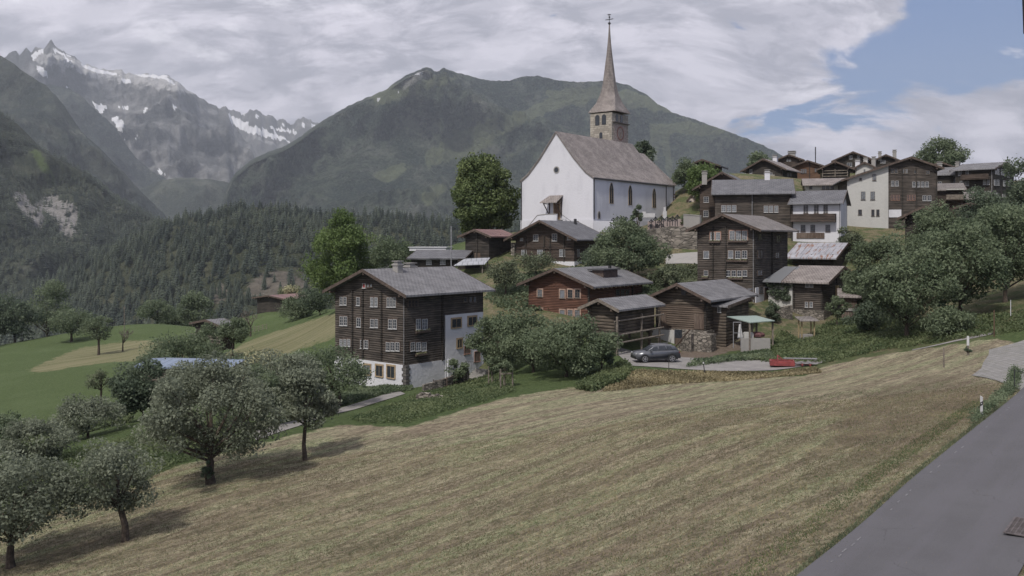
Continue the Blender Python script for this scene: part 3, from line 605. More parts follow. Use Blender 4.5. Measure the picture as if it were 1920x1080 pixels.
def tree(name, px, D, H, Rr, clear, label, cat='tree', leaf='mid', seed=0, n=5000, size=.2, r0=.16, lean=0.0, shape='round', clumps=40, group=None, base=None, gap=.15, bark=None, sx=1.0, off=(0, 0), crad=.30):
    rg = np.random.default_rng(seed+1000); r = random.Random(seed)
    b = base if base is not None else gp(px, D)
    root = empty(name, b, 0, label, cat, group)
    cz = clear+(H-clear)*.5; rz = (H-clear)*.5
    ctr = []
    for _ in range(clumps*4):
        if len(ctr) >= clumps: break
        d = rg.normal(size=3); d /= np.linalg.norm(d); q = rg.uniform(.25, 1.0)**.45*.82
        if shape == 'cone': f = rg.uniform(0, 1)**1.2; a = rg.uniform(0, 6.28); rr = (1-f*.93)*rg.uniform(.3, .9)*Rr; p = np.array([rr*math.cos(a), rr*math.sin(a), clear+(H-clear)*(.04+.9*f)])
        elif shape == 'egg': z = d[2]*q; k = 1-.32*max(0, z); p = np.array([d[0]*q*Rr*k, d[1]*q*Rr*k, cz+z*rz])
        else: z = d[2]*q; k = 1-.25*max(0, z)+.05*min(0, z); p = np.array([d[0]*q*Rr*k, d[1]*q*Rr*k, cz+z*rz])
        if rg.random() < gap: continue
        if shape != 'cone':
            lob = 1+.42*mnoise.noise(Vector((d[0]*1.6+seed*3.3, d[1]*1.6, d[2]*1.9)))+(.14 if rg.random() < .12 else 0)
            p = np.array([p[0]*lob, p[1]*lob, cz+(p[2]-cz)*(.6+.4*lob)])
        p[0] = p[0]*sx+off[0]; p[1] += off[1]
        ctr.append(p)
    ctr = np.array(ctr); rad = Rr*crad*rg.uniform(.5, 1.5, len(ctr))
    if shape == 'cone': rad *= (1.25-.75*np.clip((ctr[:, 2]-clear)/(H-clear), 0, 1))
    V, Fq, ci = leafcloud(rg, ctr, rad, n, size)
    ct = rg.uniform(0, .55, len(ctr)); tint = np.clip(ct[ci]+rg.uniform(0, .5, n), 0, 1)
    # trunk and limbs
    tb = MB(); fork = Vector((lean*clear, lean*.3*clear, clear*.95+.15)); top = Vector((off[0]*.7+lean*clear, off[1]*.5, clear+(H-clear)*.62))
    mid = fork*.5+Vector((r.uniform(-.08, .08)*clear, 0, 0))
    tb.bar((0, 0, -.5), (0, 0, .0), r0*1.5, r0*1.25, 8); tb.bar((0, 0, -.02), mid, r0*1.25, r0*.95, 8); tb.bar(mid, fork+Vector((0, 0, .05)), r0*.95, r0*.85, 8); tb.bar(fork, top, r0*.7, r0*.18, 6)
    pick = r.sample(range(len(ctr)), min(len(ctr), 14))
    for q in pick:
        e = Vector(ctr[q]); k = r.uniform(.0, .55); s0 = fork.lerp(top, k*max(0, min(1, (e.z-fork.z)/(H-clear+.01)))); m = s0.lerp(e, .5)+Vector((0, 0, -.06*(e-s0).length+r.uniform(-.1, .25)))
        rr = r0*r.uniform(.28, .5); tb.bar(s0, m, rr, rr*.6, 5); tb.bar(m, e, rr*.6, rr*.2, 5)
    tb.build('trunk', bark or BARK, root)
    link('crown', np_mesh('crown', V, Fq, LEAVES[leaf], tint), root)
    return root
def bare_tree(name, px, D, H, label, seed, spread=1.0, twigs=1.0):
    r = random.Random(seed); b = gp(px, D); root = empty(name, b, 0, label, 'tree'); t1 = MB(); t2 = MB()
    def br(p, d, L, rr, k):
        q = p+d*L; (t1 if k < 2 else t2).bar(p, q, rr, rr*.65, 6 if k < 2 else 4)
        if k >= 4 or rr < .008: return
        for _ in range(3 if k > 0 else 4):
            nd = (d+Vector((r.uniform(-1, 1)*spread, r.uniform(-1, 1)*spread, r.uniform(-.25, .6)))).normalized(); br(q, nd, L*r.uniform(.6, .85), rr*.6, k+1)
    t1.bar((0, 0, -.5), (0, 0, .02), H*.04, H*.036); br(Vector((0, 0, 0)), Vector((r.uniform(-.1, .1), 0, 1)).normalized(), H*.30, H*.032, 0)
    t1.build('trunk', BARK, root); t2.build('branches', BARKL, root)
    return root
def pxm(px, D): return px/F*D
T = tree
T('apple_tree', 395, 51, 7.3, 4.2, 1.15, 'big wide grey-green apple tree with ivy on its short trunk', leaf='apple', seed=1, n=26000, size=.14, r0=.24, clumps=120, sx=1.08, crad=.17, gap=.3)
T('apple_tree', 235, 43, 5.0, 2.35, 1.45, 'small apple tree with leaning trunk in front of the big apple tree', leaf='apple', seed=2, n=9500, size=.12, r0=.16, lean=-.14, clumps=56, sx=1.15, off=(-.45, 0), gap=.3, crad=.22)
T('apple_tree', 20, 41, 5.6, 3.5, .8, 'dark apple tree cut off by the left edge beside the date corner', leaf='apple', seed=3, n=15000, size=.13, r0=.18, clumps=75, off=(.4, 0), crad=.18)
T('young_tree', 572, 55, 6.0, 2.15, 1.9, 'young slender-trunked fruit tree at the upper edge of the mown field', leaf='apple', seed=4, n=9500, size=.16, r0=.13, clumps=44, off=(-.25, 0), crad=.25)
T('fruit_tree', 637, 80, 5.4, 4.1, 1.0, 'spreading green tree in front of the white plaster base of the large timber house', leaf='mid', seed=5, n=12000, size=.18, r0=.16, clumps=66, off=(-1.6, 0), sx=1.2, crad=.24)
T('fruit_tree', 520, 70, 6.4, 3.2, .6, 'dense grey-green tree between the big apple tree and the timber house', leaf='apple', seed=25, n=11000, size=.18, r0=.15, clumps=50, crad=.26)
T('shrub_tree', 268, 80, 6.0, 2.6, .3, 'dark glossy bushy tree behind the big apple tree', 'tree', 'dark', 6, 9000, .22, .12, clumps=40, shape='egg')
T('elder_bush', 490, 84, 5.0, 2.6, .3, 'elder bush covered in cream flower heads beside the blue roof', 'bush', 'cream', 7, 6000, .2, .1, clumps=34)
T('orchard_bush', 70, 62, 3.6, 2.6, .3, 'loose green bush between the cut-off apple tree and the meadow scrub', 'bush', 'apple', 142, 7000, .15, .1, clumps=44, gap=.25, crad=.22)
T('orchard_bush', -10, 72, 4.2, 3.2, .3, 'green bush at the very left edge behind the cut-off apple tree', 'bush', 'mid', 143, 7000, .17, .1, clumps=44, gap=.25, crad=.22)
T('orchard_bush', 165, 74, 3.4, 3.2, .3, 'bush behind the leaning apple tree at the meadow edge', 'bush', 'apple', 144, 7000, .16, .1, clumps=44, gap=.25, crad=.22)
T('orchard_tree', 465, 66, 5.2, 2.6, .7, 'rounded green tree just behind the right side of the big apple tree', 'tree', 'mid', 145, 9000, .16, .1, clumps=50, gap=.25, crad=.22)
T('gnarled_tree', 190, 125, 5.6, 2.3, 2.4, 'small sparse old tree with drooping branch on the green meadow', 'tree', 'olive', 8, 1500, .2, .16, clumps=24, gap=.4)
T('shrub', 455, 96, 4.6, 2.6, .3, 'leafy bush overlapping the right end of the blue roof', 'bush', 'mid', 146, 6000, .2, .1, clumps=36)
T('shrub', 345, 88, 4.6, 2.4, .3, 'leafy bush in front of the middle of the blue roof', 'bush', 'apple', 147, 6000, .18, .1, clumps=36)
T('meadow_tree', 134, 230, 8.4, 6.3, 2.2, 'round spreading tree standing in the mown patch of the meadow', 'tree', 'mid', 9, 6000, .38, .3, clumps=46)
T('meadow_tree', 185, 200, 9.2, 3.7, 3.2, 'tree with forked bare lower limbs and thin green crown on the meadow', 'tree', 'mid', 10, 3200, .32, .26, clumps=28, gap=.3)
bare_tree('bare_tree', 230, 205, 6.2, 'leafless branching tree beside the forked meadow tree', 5, 1.0)
T('meadow_tree', 295, 280, 8.8, 6.2, 2.0, 'wide low tree at the far brow of the meadow', 'tree', 'mid', 12, 5000, .4, .26, clumps=36)
T('meadow_tree', 437, 140, 6.8, 3.0, 2.6, 'slim-trunked round tree on the mown slope beside the log hut', 'tree', 'mid', 13, 5000, .24, .14, clumps=36)
T('fruit_tree', 384, 128, 8.0, 3.2, .4, 'green tree partly hiding the log hut roof', 'tree', 'mid', 140, 4500, .25, .12, clumps=30)
T('fruit_tree', 290, 115, 6.6, 3.6, .4, 'loose green tree above the left end of the blue roof', 'tree', 'mid', 141, 6000, .24, .12, clumps=34)
T('fruit_tree', 335, 125, 8.0, 5.4, 1.0, 'bushy green trees hiding the near side of the log hut', 'tree', 'mid', 14, 9000, .25, .2, clumps=50, off=(1.0, 0), sx=1.15)
grove = [(-35, 250, 17, 8.5, 'dark', 'dense dark tree at the far left end of the meadow'), (28, 245, 14, 7, 'dark', 'dark round tree second from the left behind the meadow brow'), (88, 265, 19, 8.5, 'mid', 'tall leafy tree rising behind the left meadow brow'),
         (170, 300, 17, 7, 'mid', 'round-topped tree behind the forked meadow tree'), (225, 330, 14, 7, 'mid', 'leafy tree low behind the bare tree'), (262, 340, 12, 6.5, 'dark', 'dark tree behind the wide brow tree'), (325, 300, 16.5, 6, 'mid', 'tall broad tree above the meadow brow right of the wide low tree'),
         (372, 290, 17.5, 7, 'mid', 'tallest broad green tree along the gorge edge above the log hut'), (418, 300, 11, 5.5, 'dark', 'dark bushy tree at the gorge edge beside the tallest one'), (470, 280, 8.5, 5, 'dark', 'low dark shrubby tree below the red-roofed barn'), (130, 330, 14, 8, 'dark', 'dark tree mass filling the gap behind the spreading meadow tree'), (-80, 230, 14, 8, 'dark', 'dark tree at the outermost left of the meadow grove')]
for k, (px, D, H, Rr, lf, lb) in enumerate(grove): T('grove_tree', px, D, H, Rr, H*.06, lb, 'tree', lf, 30+k, 6500, .5, .3, clumps=44, group='leafy trees along the gorge edge behind the meadow', shape='egg')
T('shrub', 555, 190, 5.0, 4.6, .3, 'green shrubs below the red-roofed barn on the mown slope', 'bush', 'mid', 51, 5000, .3, .12, clumps=34)
T('shrub', 600, 180, 6.0, 4.6, .3, 'dark green shrubs between the red-roofed barn and the timber house', 'bush', 'dark', 52, 5000, .3, .12, clumps=34)
T('elder_bush', 548, 222, 7.6, 3.3, 1.5, 'round cream-flowering bush rising behind the red-roofed barn', 'bush', 'cream', 53, 4000, .3, .1, clumps=26)
bare_tree('bare_tree', 470, 180, 6.5, 'grey leafless thicket tree below the red-roofed barn', 9, 1.2)
T('bright_tree', 640, 160, 19, 7.4, .6, 'tall bright yellow-green tree behind the roof of the large timber house', 'tree', 'bright', 15, 24000, .34, .3, shape='egg', clumps=110, crad=.22)
T('dark_tree', 738, 158, 7.0, 5.0, .4, 'low dark green tree beside the bright tree and chimney', 'tree', 'mid', 16, 6000, .32, .2, clumps=34)
T('linden_tree', 905, 165, 17.3, 7.0, -1.5, 'huge dense linden tree beside the white church gable', 'tree', 'linden', 17, 34000, .42, .45, shape='egg', clumps=150, gap=.05, crad=.2)
T('elder_tree', 1178, 122, 8.0, 5.6, .6, 'large rounded elder below the cemetery wall with pale flower dots', 'tree', 'mid', 18, 20000, .26, .2, clumps=85, crad=.22)
T('rowan_sapling', 1196, 124, 10.2, 1.0, 6.6, 'thin tree top poking up in front of the church side wall', 'tree', 'dark', 19, 1300, .26, .09, clumps=14)
T('apple_tree', 947, 115, 4.7, 2.7, 1.6, 'pale-leaved small apple tree on the lawn behind the red timber house', 'tree', 'olive', 20, 3600, .2, .12, clumps=34)
T('apple_tree', 1005, 124, 3.4, 3.0, .8, 'low pale apple bush in front of the brown chalet', 'tree', 'olive', 21, 3200, .2, .1, clumps=28)
T('garden_tree', 938, 93, 6.9, 3.6, .4, 'dense green tree covering the white corner of the large timber house', 'tree', 'mid', 22, 15000, .2, .14, clumps=70, crad=.24)
T('garden_tree', 1062, 81, 5.5, 4.0, .5, 'wide bushy tree in front of the granary left of the parked car', 'tree', 'mid', 23, 17000, .19, .16, clumps=78, off=(.3, 0), sx=1.12, crad=.23)
T('garden_tree', 1000, 87, 6.4, 3.0, .4, 'loose green tree in front of the red timber house', 'tree', 'mid', 24, 9500, .2, .14, clumps=46)
T('garden_shrub', 1128, 82, 3.0, 1.6, .2, 'small round shrub at the edge of the gravel track', 'bush', 'dark', 26, 3000, .18, .08, clumps=20)
T('garden_shrub', 855, 90, 2.9, 1.2, .3, 'narrow shrub against the white corner of the timber house', 'bush', 'mid', 27, 2500, .16, .06, clumps=16)
big = [(1655, 104, 10.5, 4.0, 'mid', 'leafy tree beside the rusty tin-roofed barn'), (1700, 88, 9.0, 4.6, 'mid', 'front broad tree with low branches over the weedy bank'), (1800, 90, 11.0, 5.0, 'mid', 'largest rounded tree of the group above the field'),
       (1885, 94, 11.5, 5.0, 'mid', 'tall tree at the right edge of the group above the paving'), (1745, 118, 10.5, 4.6, 'mid', 'high tree crown in front of the brown gable house'), (1845, 115, 11.5, 5.0, 'dark', 'dark tree crown below the balcony house on the right'), (1618, 112, 6.0, 2.6, 'mid', 'narrow tree between the white balcony house and the tree group'), (1960, 96, 10, 5.0, 'dark', 'dark tree cut by the right edge of the picture')]
for k, (px, D, H, Rr, lf, lb) in enumerate(big): T('roadside_tree', px, D, H, Rr, H*.10, lb, 'tree', lf, 60+k, 17000, .24, .22, clumps=95, group='leafy trees on the bank at the right', gap=.1, crad=.22)
T('shrub', 1630, 96, 3.2, 2.3, .2, 'lower dark shrub at the foot of the tree group', 'bush', 'dark', 80, 4500, .2, .08, clumps=26)
T('shrub', 1780, 84, 2.6, 2.6, .1, 'white-speckled shrub at the top of the weedy bank', 'bush', 'mid', 81, 4500, .18, .08, clumps=26)
T('edge_tree', 1932, 146, 15.5, 4.6, .3, 'tall dark tree at the upper right edge beside the last house', 'tree', 'dark', 82, 9000, .34, .25, shape='egg', clumps=50)
T('village_tree', 1768, 215, 10.5, 5.6, 1.5, 'round tree rising behind the roofs of the upper village', 'tree', 'mid', 83, 8000, .45, .25, clumps=50)
T('village_tree', 1312, 205, 9.8, 5.4, .5, 'round tree behind the small barn at the left end of the village', 'tree', 'mid', 84, 8000, .42, .25, clumps=50)
T('village_tree', 1328, 165, 8.8, 4.6, .4, 'light green tree between the church and the timber houses', 'tree', 'bright', 85, 8000, .34, .2, clumps=46)
T('village_tree', 1292, 176, 7.0, 3.6, .3, 'green bushes beside the church choir', 'tree', 'mid', 86, 6000, .34, .2, clumps=36)
T('village_tree', 1425, 235, 7.5, 4.6, .5, 'small tree crown peeping between the upper barns', 'tree', 'mid', 87, 4000, .4, .2, clumps=30)
T('village_tree', 1203, 185, 15.0, 3.0, 8, 'tree top showing behind the church roof beside the tower', 'tree', 'dark', 88, 4000, .4, .2, clumps=30)
T('rose_bush', 1452, 108, 2.9, 1.25, .2, 'bush covered with white blossom in front of the tall timber house', 'bush', 'dark', 89, 2600, .18, .06, clumps=20)
T('young_tree', 1570, 106, 3.8, 1.3, 1.2, 'thin young tree in front of the stone-based barn', 'tree', 'mid', 90, 1600, .2, .06, clumps=18, gap=.3)
T('village_tree', 1590, 136, 4.2, 2.4, .3, 'light shrub at the corner of the white balcony house', 'bush', 'olive', 91, 2600, .26, .1, clumps=20)
T('garden_shrub', 1290, 150, 2.2, 2.0, .1, 'low green bush on top of the cemetery terrace', 'bush', 'mid', 92, 2500, .26, .1, clumps=18, base=at(1290, 428, 149))
T('shrub', 1120, 128, 4.0, 3.4, .2, 'dark shrubs between the brown chalet and the elder', 'bush', 'dark', 93, 4500, .26, .1, clumps=28)
T('shrub', 1245, 118, 3.4, 2.2, .1, 'loose yellow-green shrub below the church lane', 'bush', 'olive', 94, 3000, .24, .1, clumps=22)
T('shrub', 20, 104, 2.6, 1.6, .1, 'small dark shrub at the left edge of the green meadow', 'bush', 'dark', 95, 2500, .24, .1, clumps=18, base=gp(-5, 108))
T('ivy', 386, 50.7, 1.5, .45, .05, 'clump of ivy leaves climbing the trunk of the big apple tree', 'ivy', 'dark', 96, 900, .13, .03, clumps=10)
# ------------------------------------------------------------------ buildings
ZF = {1: (600, 480, 3.8575), 2: (820, 380, 3.84), 3: (960, 480, 3.84), 4: (960, 220, 4.909), 5: (1080, 0, 3.858), 6: (1260, 270, 2.909), 7: (1280, 390, 4.32)}
def zp(f, x, y): a = ZF[f]; return a[0]+x/a[2], a[1]+y/a[2]
WCACHE = {}
class House:
    """rectangular building: near corner at local (0,0); wall A is the plane y=0 running to -x, wall B the plane x=0 running to +y"""
    def __init__(s, name, label, cat, nx, D, adeg, lx, rx, yb, ya, ye, gable='L', og=.7, oe=.8, wall=None, wname='timber_wall', roof=None, group=None, frac=.5, ye2=None, drop=2.5, th=.20, verge=None, far=None, maxr=None):
        a = R(adeg); s.a = a; P0 = ((nx-CX)/F*D, D); sl = (lx-CX)/F; sr = (rx-CX)/F
        ul = (-math.cos(a), math.sin(a)); ur = (math.sin(a), math.cos(a))
        s.wl = (sl*P0[1]-P0[0])/(ul[0]-sl*ul[1]); s.wr = (sr*P0[1]-P0[0])/(ur[0]-sr*ur[1]) if maxr is None else maxr
        s.z0 = (HY-yb)/F*D; s.P0 = P0; s.root = empty(name, (P0[0], P0[1], s.z0), -a, label, cat, group)
        s.gable = gable; W = s.wl if gable == 'L' else s.wr; Q = s.wr if gable == 'L' else s.wl
        s.W, s.Q = W, Q
        s.fn = (lambda p, q, z: (-p, q, z)) if gable == 'L' else (lambda p, q, z: (-q, p, z))
        def dep(p, q): x, y, _ = s.fn(p, q, 0); return P0[1] - x*math.sin(a) + y*math.cos(a)
        pr = W*frac; qn = -og
        zR = (HY-ya)/F*dep(pr, qn)-s.z0; zt = (HY-ye)/F*dep(-oe, qn)-s.z0
        m = (zR-zt)/(pr+oe); s.zE = zt+m*oe
        if ye2 is not None: zt2 = (HY-ye2)/F*dep(W+oe, qn)-s.z0
        else: zt2 = zR-m*(W-pr+oe)
        m2 = (zR-zt2)/(W-pr+oe); s.zE2 = zt2+m2*oe; s.zR = zR; s.m = m
        poly = [(0, -drop), (0, s.zE-th), (pr, zR-th-.02), (W, s.zE2-th), (W, -drop)]
        MB().prism(poly, s.fn, 0, Q).build(wname, wall, s.root)
        rb = MB()
        for (pa, za, pb, zb_) in ((-oe, zt, pr, zR), (pr, zR, W+oe, zt2)):
            rb.prism([(pa, za-th), (pa, za), (pb, zb_), (pb, zb_-th)], s.fn, -og, Q+og)
        gl = gable
        sl_ = math.sqrt(1+m*m)
        def uvf(co, n):
            p = -co.x if gl == 'L' else co.y; q = co.y if gl == 'L' else -co.x
            return (q, p*sl_)
        s.roof = rb.build('roof', roof, s.root, uvfn=uvf)
        for q0 in (-og-.06, Q+og):
            e = .02; MB().prism([(-oe-e, zt-th-.12), (-oe-e, zt+.03), (pr, zR+.03), (W+oe+e, zt2+.03), (W+oe+e, zt2-th-.12), (pr, zR-th-.12)], s.fn, q0+.003, q0+.057).build('verge_board', verge or WTRIM, s.root)
        # purlin ends carrying the gable overhang
        for p in (0.12, pr, W-.12):
            zz = zR-m*(abs(p-pr)) if p <= pr else zR-m2*(p-pr)
            MB().prism([(p-.12, zz-th-.42), (p-.12, zz-th-.17), (p+.12, zz-th-.17), (p+.12, zz-th-.42)], s.fn, -og+.05, -.004).build('purlin', WTRIM, s.root)
    def loc(s, wall, px, py):
        """where the sight line through a spot of the photograph meets the wall plane, in the house's own frame"""
        c, sn = math.cos(s.a), math.sin(s.a)
        def toloc(X, Y): dx_, dy_ = X-s.P0[0], Y-s.P0[1]; return dx_*c-dy_*sn, dx_*sn+dy_*c
        ox, oy = toloc(0, 0); ex, ey = toloc((px-CX)/F, 1.0); dx_, dy_ = ex-ox, ey-oy; dz_ = (HY-py)/F
        t = -oy/dy_ if wall == 'A' else -ox/dx_
        return ox+t*dx_, oy+t*dy_, t*dz_-s.z0
    def place(s, wall, x, y, z, off): return ((x, -off, z) if wall == 'A' else (off, y, z))
    def win(s, wall, px, py, w, h, frame=None, glass=None, mun=(2, 2), off=0.0, name='window', casing=None):
        frame = frame or WHITE; glass = glass or (GLASSL if (int(px*7.3+py*3.1) % 5) < 2 else GLASS)
        x, y, z = s.loc(wall, px, py); key = (round(w, 2), round(h, 2), mun, frame.name, name, casing.name if casing else '')
        if key not in WCACHE:
            b = MB(); t = .045; b.box(-w/2, w/2, -.07, -.004, h/2-t, h/2).box(-w/2, w/2, -.07, -.004, -h/2, -h/2+t).box(-w/2, -w/2+t, -.068, -.004, -h/2+t, h/2-t).box(w/2-t, w/2, -.068, -.004, -h/2+t, h/2-t)
            for k in range(1, mun[0]): xx = -w/2+w*k/mun[0]; b.box(xx-.015, xx+.015, -.062, -.004, -h/2+t, h/2-t)
            for k in range(1, mun[1]): zz = -h/2+h*k/mun[1]; b.box(-w/2+t, w/2-t, -.058, -.004, zz-.012, zz+.012)
            b.box(-w/2-.05, w/2+.05, -.12, -.004, -h/2-.06, -h/2-.003)
            cs = None
            if casing:
                g = MB(); q = .13; g.box(-w/2-q, -w/2-.002, -.045, -.004, -h/2-.061, h/2+q).box(w/2+.002, w/2+q, -.045, -.004, -h/2-.061, h/2+q).box(-w/2-q, w/2+q, -.047, -.004, h/2+.002, h/2+q+.01); cs = g.mesh('casing')
            p = MB().box(-w/2+.03, w/2-.03, -.03, -.006, -h/2+.03, h/2-.03)
            WCACHE[key] = (b.mesh(name), p.mesh('pane'), cs)
        fm, pm, cs = WCACHE[key]; rz = 0 if wall == 'A' else R(90)
        o = link(name, fm, s.root, frame, s.place(wall, x, y, z, off), rz); link('pane', pm, o, glass)
        if cs: link('casing', cs, o, casing)
        return o
    def wins(s, zf, wall, lst, **kw):
        """lst of (cx, cy, w, h, n): a row of n windows seen in the zoomed picture zf"""
        k0 = ZF[zf][2]
        for it in lst:
            cx, cy, w_, h_ = it[:4]; n = it[4] if len(it) > 4 else 1
            for i in range(n):
                x0 = cx-w_/2+w_*i/n; x1 = x0+w_/n; pa = zp(zf, x0, cy-h_/2); pb = zp(zf, x1, cy+h_/2); pc = zp(zf, (x0+x1)/2, cy)
                A = s.loc(wall, pa[0], pa[1]); B = s.loc(wall, pb[0], pb[1]); ww = max(.4, abs(A[0]-B[0])+abs(A[1]-B[1]))*(.80 if n > 1 else 1); hh = max(.4, abs(h_/k0/F*s.P0[1]))
                if ww < .75 and kw.get('mun') is None: s.win(wall, pc[0], pc[1], round(ww, 1), round(hh, 1), mun=(2, 3) if hh > .8 else (2, 2), **kw)
                else: s.win(wall, pc[0], pc[1], round(ww, 1), round(hh, 1), **({'mun': (2, 3)} | kw))
    def patch(s, wall, x0, y0, x1, y1, mat, name, proud=.08, back=.05):
        A = s.loc(wall, x0, y0); B = s.loc(wall, x1, y1); z0, z1 = sorted((s.loc(wall, (x0+x1)/2, y1)[2], s.loc(wall, (x0+x1)/2, y0)[2]))
        b = MB()
        if wall == 'A': xa, xb = sorted((A[0], B[0])); b.box(xa, xb, -proud, back, z0, z1)
        else: ya, yb_ = sorted((A[1], B[1])); b.box(-back, proud, ya, yb_, z0, z1)
        return b.build(name, mat, s.root)
    def band(s, z1, mat, name, proud=.10, z0=-2.4):
        """masonry base running round the whole building"""
        return MB().box(-s.wl-proud, proud, -proud, s.wr+proud, z0, z1).build(name, mat, s.root)
    def zof(s, px, py, wall='A'): return s.loc(wall, px, py)[2]
    def joints(s, wall, pxs, z0, z1):
        for px in pxs:
            b = MB(); x, y, _ = s.loc(wall, px, 500)
            if wall == 'A': b.box(x-.10, x+.10, -.16, .02, z0, z1)
            else: b.box(-.02, .16, y-.10, y+.10, z0, z1)
            b.build('log_joint', LOGS, s.root)
    def chimney(s, p, q, top, w=.7, mat=None, cap=True, d=None):
        x, y, _ = s.fn(p, q, 0); zb_ = s.zR-abs(p-s.W/2)*s.m-.8; b = MB(); b.box(x-w/2, x+w/2, y-w/2, y+w/2, zb_, s.zR+top)
        ch = b.build('chimney', mat or CONC, s.roof)
        if cap:
            c = MB(); c.box(x-w*.62, x+w*.62, y-w*.62, y+w*.62, s.zR+top-.22, s.zR+top-.08); c.box(x-w*.4, x+w*.4, y-w*.4, y+w*.4, s.zR+top+.002, s.zR+top+.2); c.box(x-w*.6, x+w*.6, y-w*.6, y+w*.6, s.zR+top+.202, s.zR+top+.28)
            c.build('chimney_cap', CONC, s.roof)
    def pipe(s, wall, px, z0, z1, r=.06):
        x, y, _ = s.loc(wall, px, 500); b = MB()
        if wall == 'A': b.bar((x, -.12, z0), (x, -.12, z1), r)
        else: b.bar((.12, y, z0), (.12, y, z1), r)
        b.build('downpipe', GREYM, s.root)
    def gutter(s, side='near', r=.08):
        p = -.8; b = MB(); W = s.W; zt = s.zE-s.m*.8
        b.bar(s.fn(-.86, -.6, zt-.12), s.fn(-.86, s.Q+.6, zt-.12), r); b.build('gutter', GREYM, s.root)
    def flowerbox(s, zf, wall, cx, cy, w):
        p = zp(zf, cx, cy); x, y, z = s.loc(wall, *p); q = zp(zf, cx+w/2, cy); B = s.loc(wall, *q); hw = abs(B[0]-x)+abs(B[1]-y); rz = 0 if wall == 'A' else R(90)
        o = MB().box(-hw, hw, -.28, -.06, -.12, .08).build('flower_box', WTRIM, s.root, loc=s.place(wall, x, y, z, 0), rz=rz)
        rg = np.random.default_rng(int(cx)); V, Fq, _ = leafcloud(rg, np.array([[a, -.17, .16] for a in np.linspace(-hw*.85, hw*.85, 8)]), np.full(8, .14), 160, .09); link('flowers', np_mesh('flowers', V, Fq, LEAVES['cream'] if 'red' not in wall else FLOWER, rg.random(160)), o)

G_U = 'weathered timber houses of the upper village'
# --- large timber house with white base
h = House('timber_house', 'large four-storey dark timber house with slate roof and white plaster base beside the path', 'house', 761.5, 92, 40, 628.5, 906, 725, 504.6, 554, 'L', .95, 1.0, LOG, roof=SLATE)
h.band(h.zof(761, 685), PLAST, 'plaster_base', .06)
h.patch('B', 834, 588, 904.5, 728, PLAST, 'plaster_wall', .12)
h.wins(1, 'A', [(170, 325, 55, 62, 2), (278, 328, 26, 62), (393, 333, 60, 68, 2), (518, 335, 70, 70, 3), (172, 470, 58, 72, 2), (282, 480, 30, 68), (395, 487, 62, 66, 2), (527, 492, 66, 70, 2), (183, 627, 84, 58, 3), (322, 638, 62, 60, 2), (528, 655, 104, 66, 3)], casing=WTRIM)
h.wins(1, 'A', [(320, 215, 20, 36)], glass=RED, mun=(1, 1)); h.wins(1, 'A', [(349, 215, 14, 28), (372, 212, 14, 28), (505, 722, 0, 0)][:2], frame=WTRIM, mun=(1, 1))
h.wins(1, 'A', [(433, 830, 50, 84), (517, 838, 54, 88), (345, 822, 48, 80)], frame=BEIGE, mun=(2, 1), off=.065, casing=BEIGE)
h.wins(1, 'B', [(672, 343, 68, 48, 3)], frame=WTRIM, casing=WTRIM); h.wins(1, 'B', [(733, 493, 92, 76, 2), (710, 655, 122, 60, 3)], glass=GLASSL, casing=WTRIM); h.wins(1, 'B', [(1050, 315, 20, 36), (1088, 315, 14, 40), (1118, 315, 14, 40)], mun=(1, 1), frame=WGREY)
h.wins(1, 'B', [(980, 485, 66, 72), (1095, 470, 60, 70), (1003, 632, 38, 68)], frame=BEIGE, mun=(2, 1), off=.125, casing=BEIGE)
h.wins(1, 'B', [(1058, 678, 46, 66)], frame=ROSE, mun=(1, 1), off=.125, glass=BOARD)
h.wins(1, 'B', [(1130, 725, 44, 84)], frame=ROSE, mun=(1, 1), off=.125, name='door', glass=BOARD)
h.flowerbox(1, 'B', 738, 545, 100); h.flowerbox(1, 'B', 725, 712, 80)
h.joints('A', [661.5, 716, 681], h.zof(700, 672), h.zE-.2); h.joints('A', [759.5], h.zof(760, 684), h.zE-.3); h.joints('B', [829], h.zof(829, 676, 'B'), h.zE-.3)
b = MB(); zc = h.zof(761, 684)
for k in range(9): z = zc-.05-k*.30; q = .55 if k % 2 else .38; b.box(-q, .12, -.12, q*.9, z-.27, z)
b.build('corner_stone', stone_mat('quoin', (.10, .09, .09), (.15, .14, .13), (.08, .08, .07), 1, .3, .6), h.root)
h.pipe('A', 759.2, zc, h.zE-.5); h.gutter(); h.chimney(h.W*.42, 3.3, .55, .8); h.chimney(h.W*.55, 6.6, .25, .95)
MB().box(-.1, .25, h.wr*.50, h.wr*.56, -1, h.zof(835, 676, 'B')+.1).build('buttress', PLAST, h.root)
# --- brown chalet
h = House('chalet', 'brown timber chalet with grey gable roof directly below the church', 'house', 1076.5, 135, 33, 967, 1128, 500, 412.5, 449, 'L', 1.5, 1.3, LOGB, roof=SLATE3)
h.band(h.zof(1076, 490.5), PLAST, 'plaster_base', .08)
h.wins(2, 'A', [(710, 253, 36, 46), (845, 250, 38, 50), (608, 265, 20, 20), (950, 258, 28, 20)], casing=WTRIM); h.wins(2, 'A', [(625, 363, 38, 48), (740, 363, 38, 48), (900, 362, 42, 50)], glass=GLASSL)
h.wins(2, 'B', [(1015, 362, 24, 60)], frame=WTRIM)
h.joints('A', [1021, 1032, 986, 1058], h.zof(1020, 490), h.zE); x, y, z = h.loc('A', 964.5, 480)
MB().box(-h.wl-.7, -h.wl-.02, -.35, .5, -2, h.zof(964, 455)).build('stone_pillar', STONE, h.root)
MB().box(-h.wl+.1, -.1, -.16, .02, h.zof(1020, 466), h.zof(1020, 464.5)).build('cornice_beam', WTRIM, h.root)
h.chimney(h.W*.4, 8, .35, .35, DARKM, False)
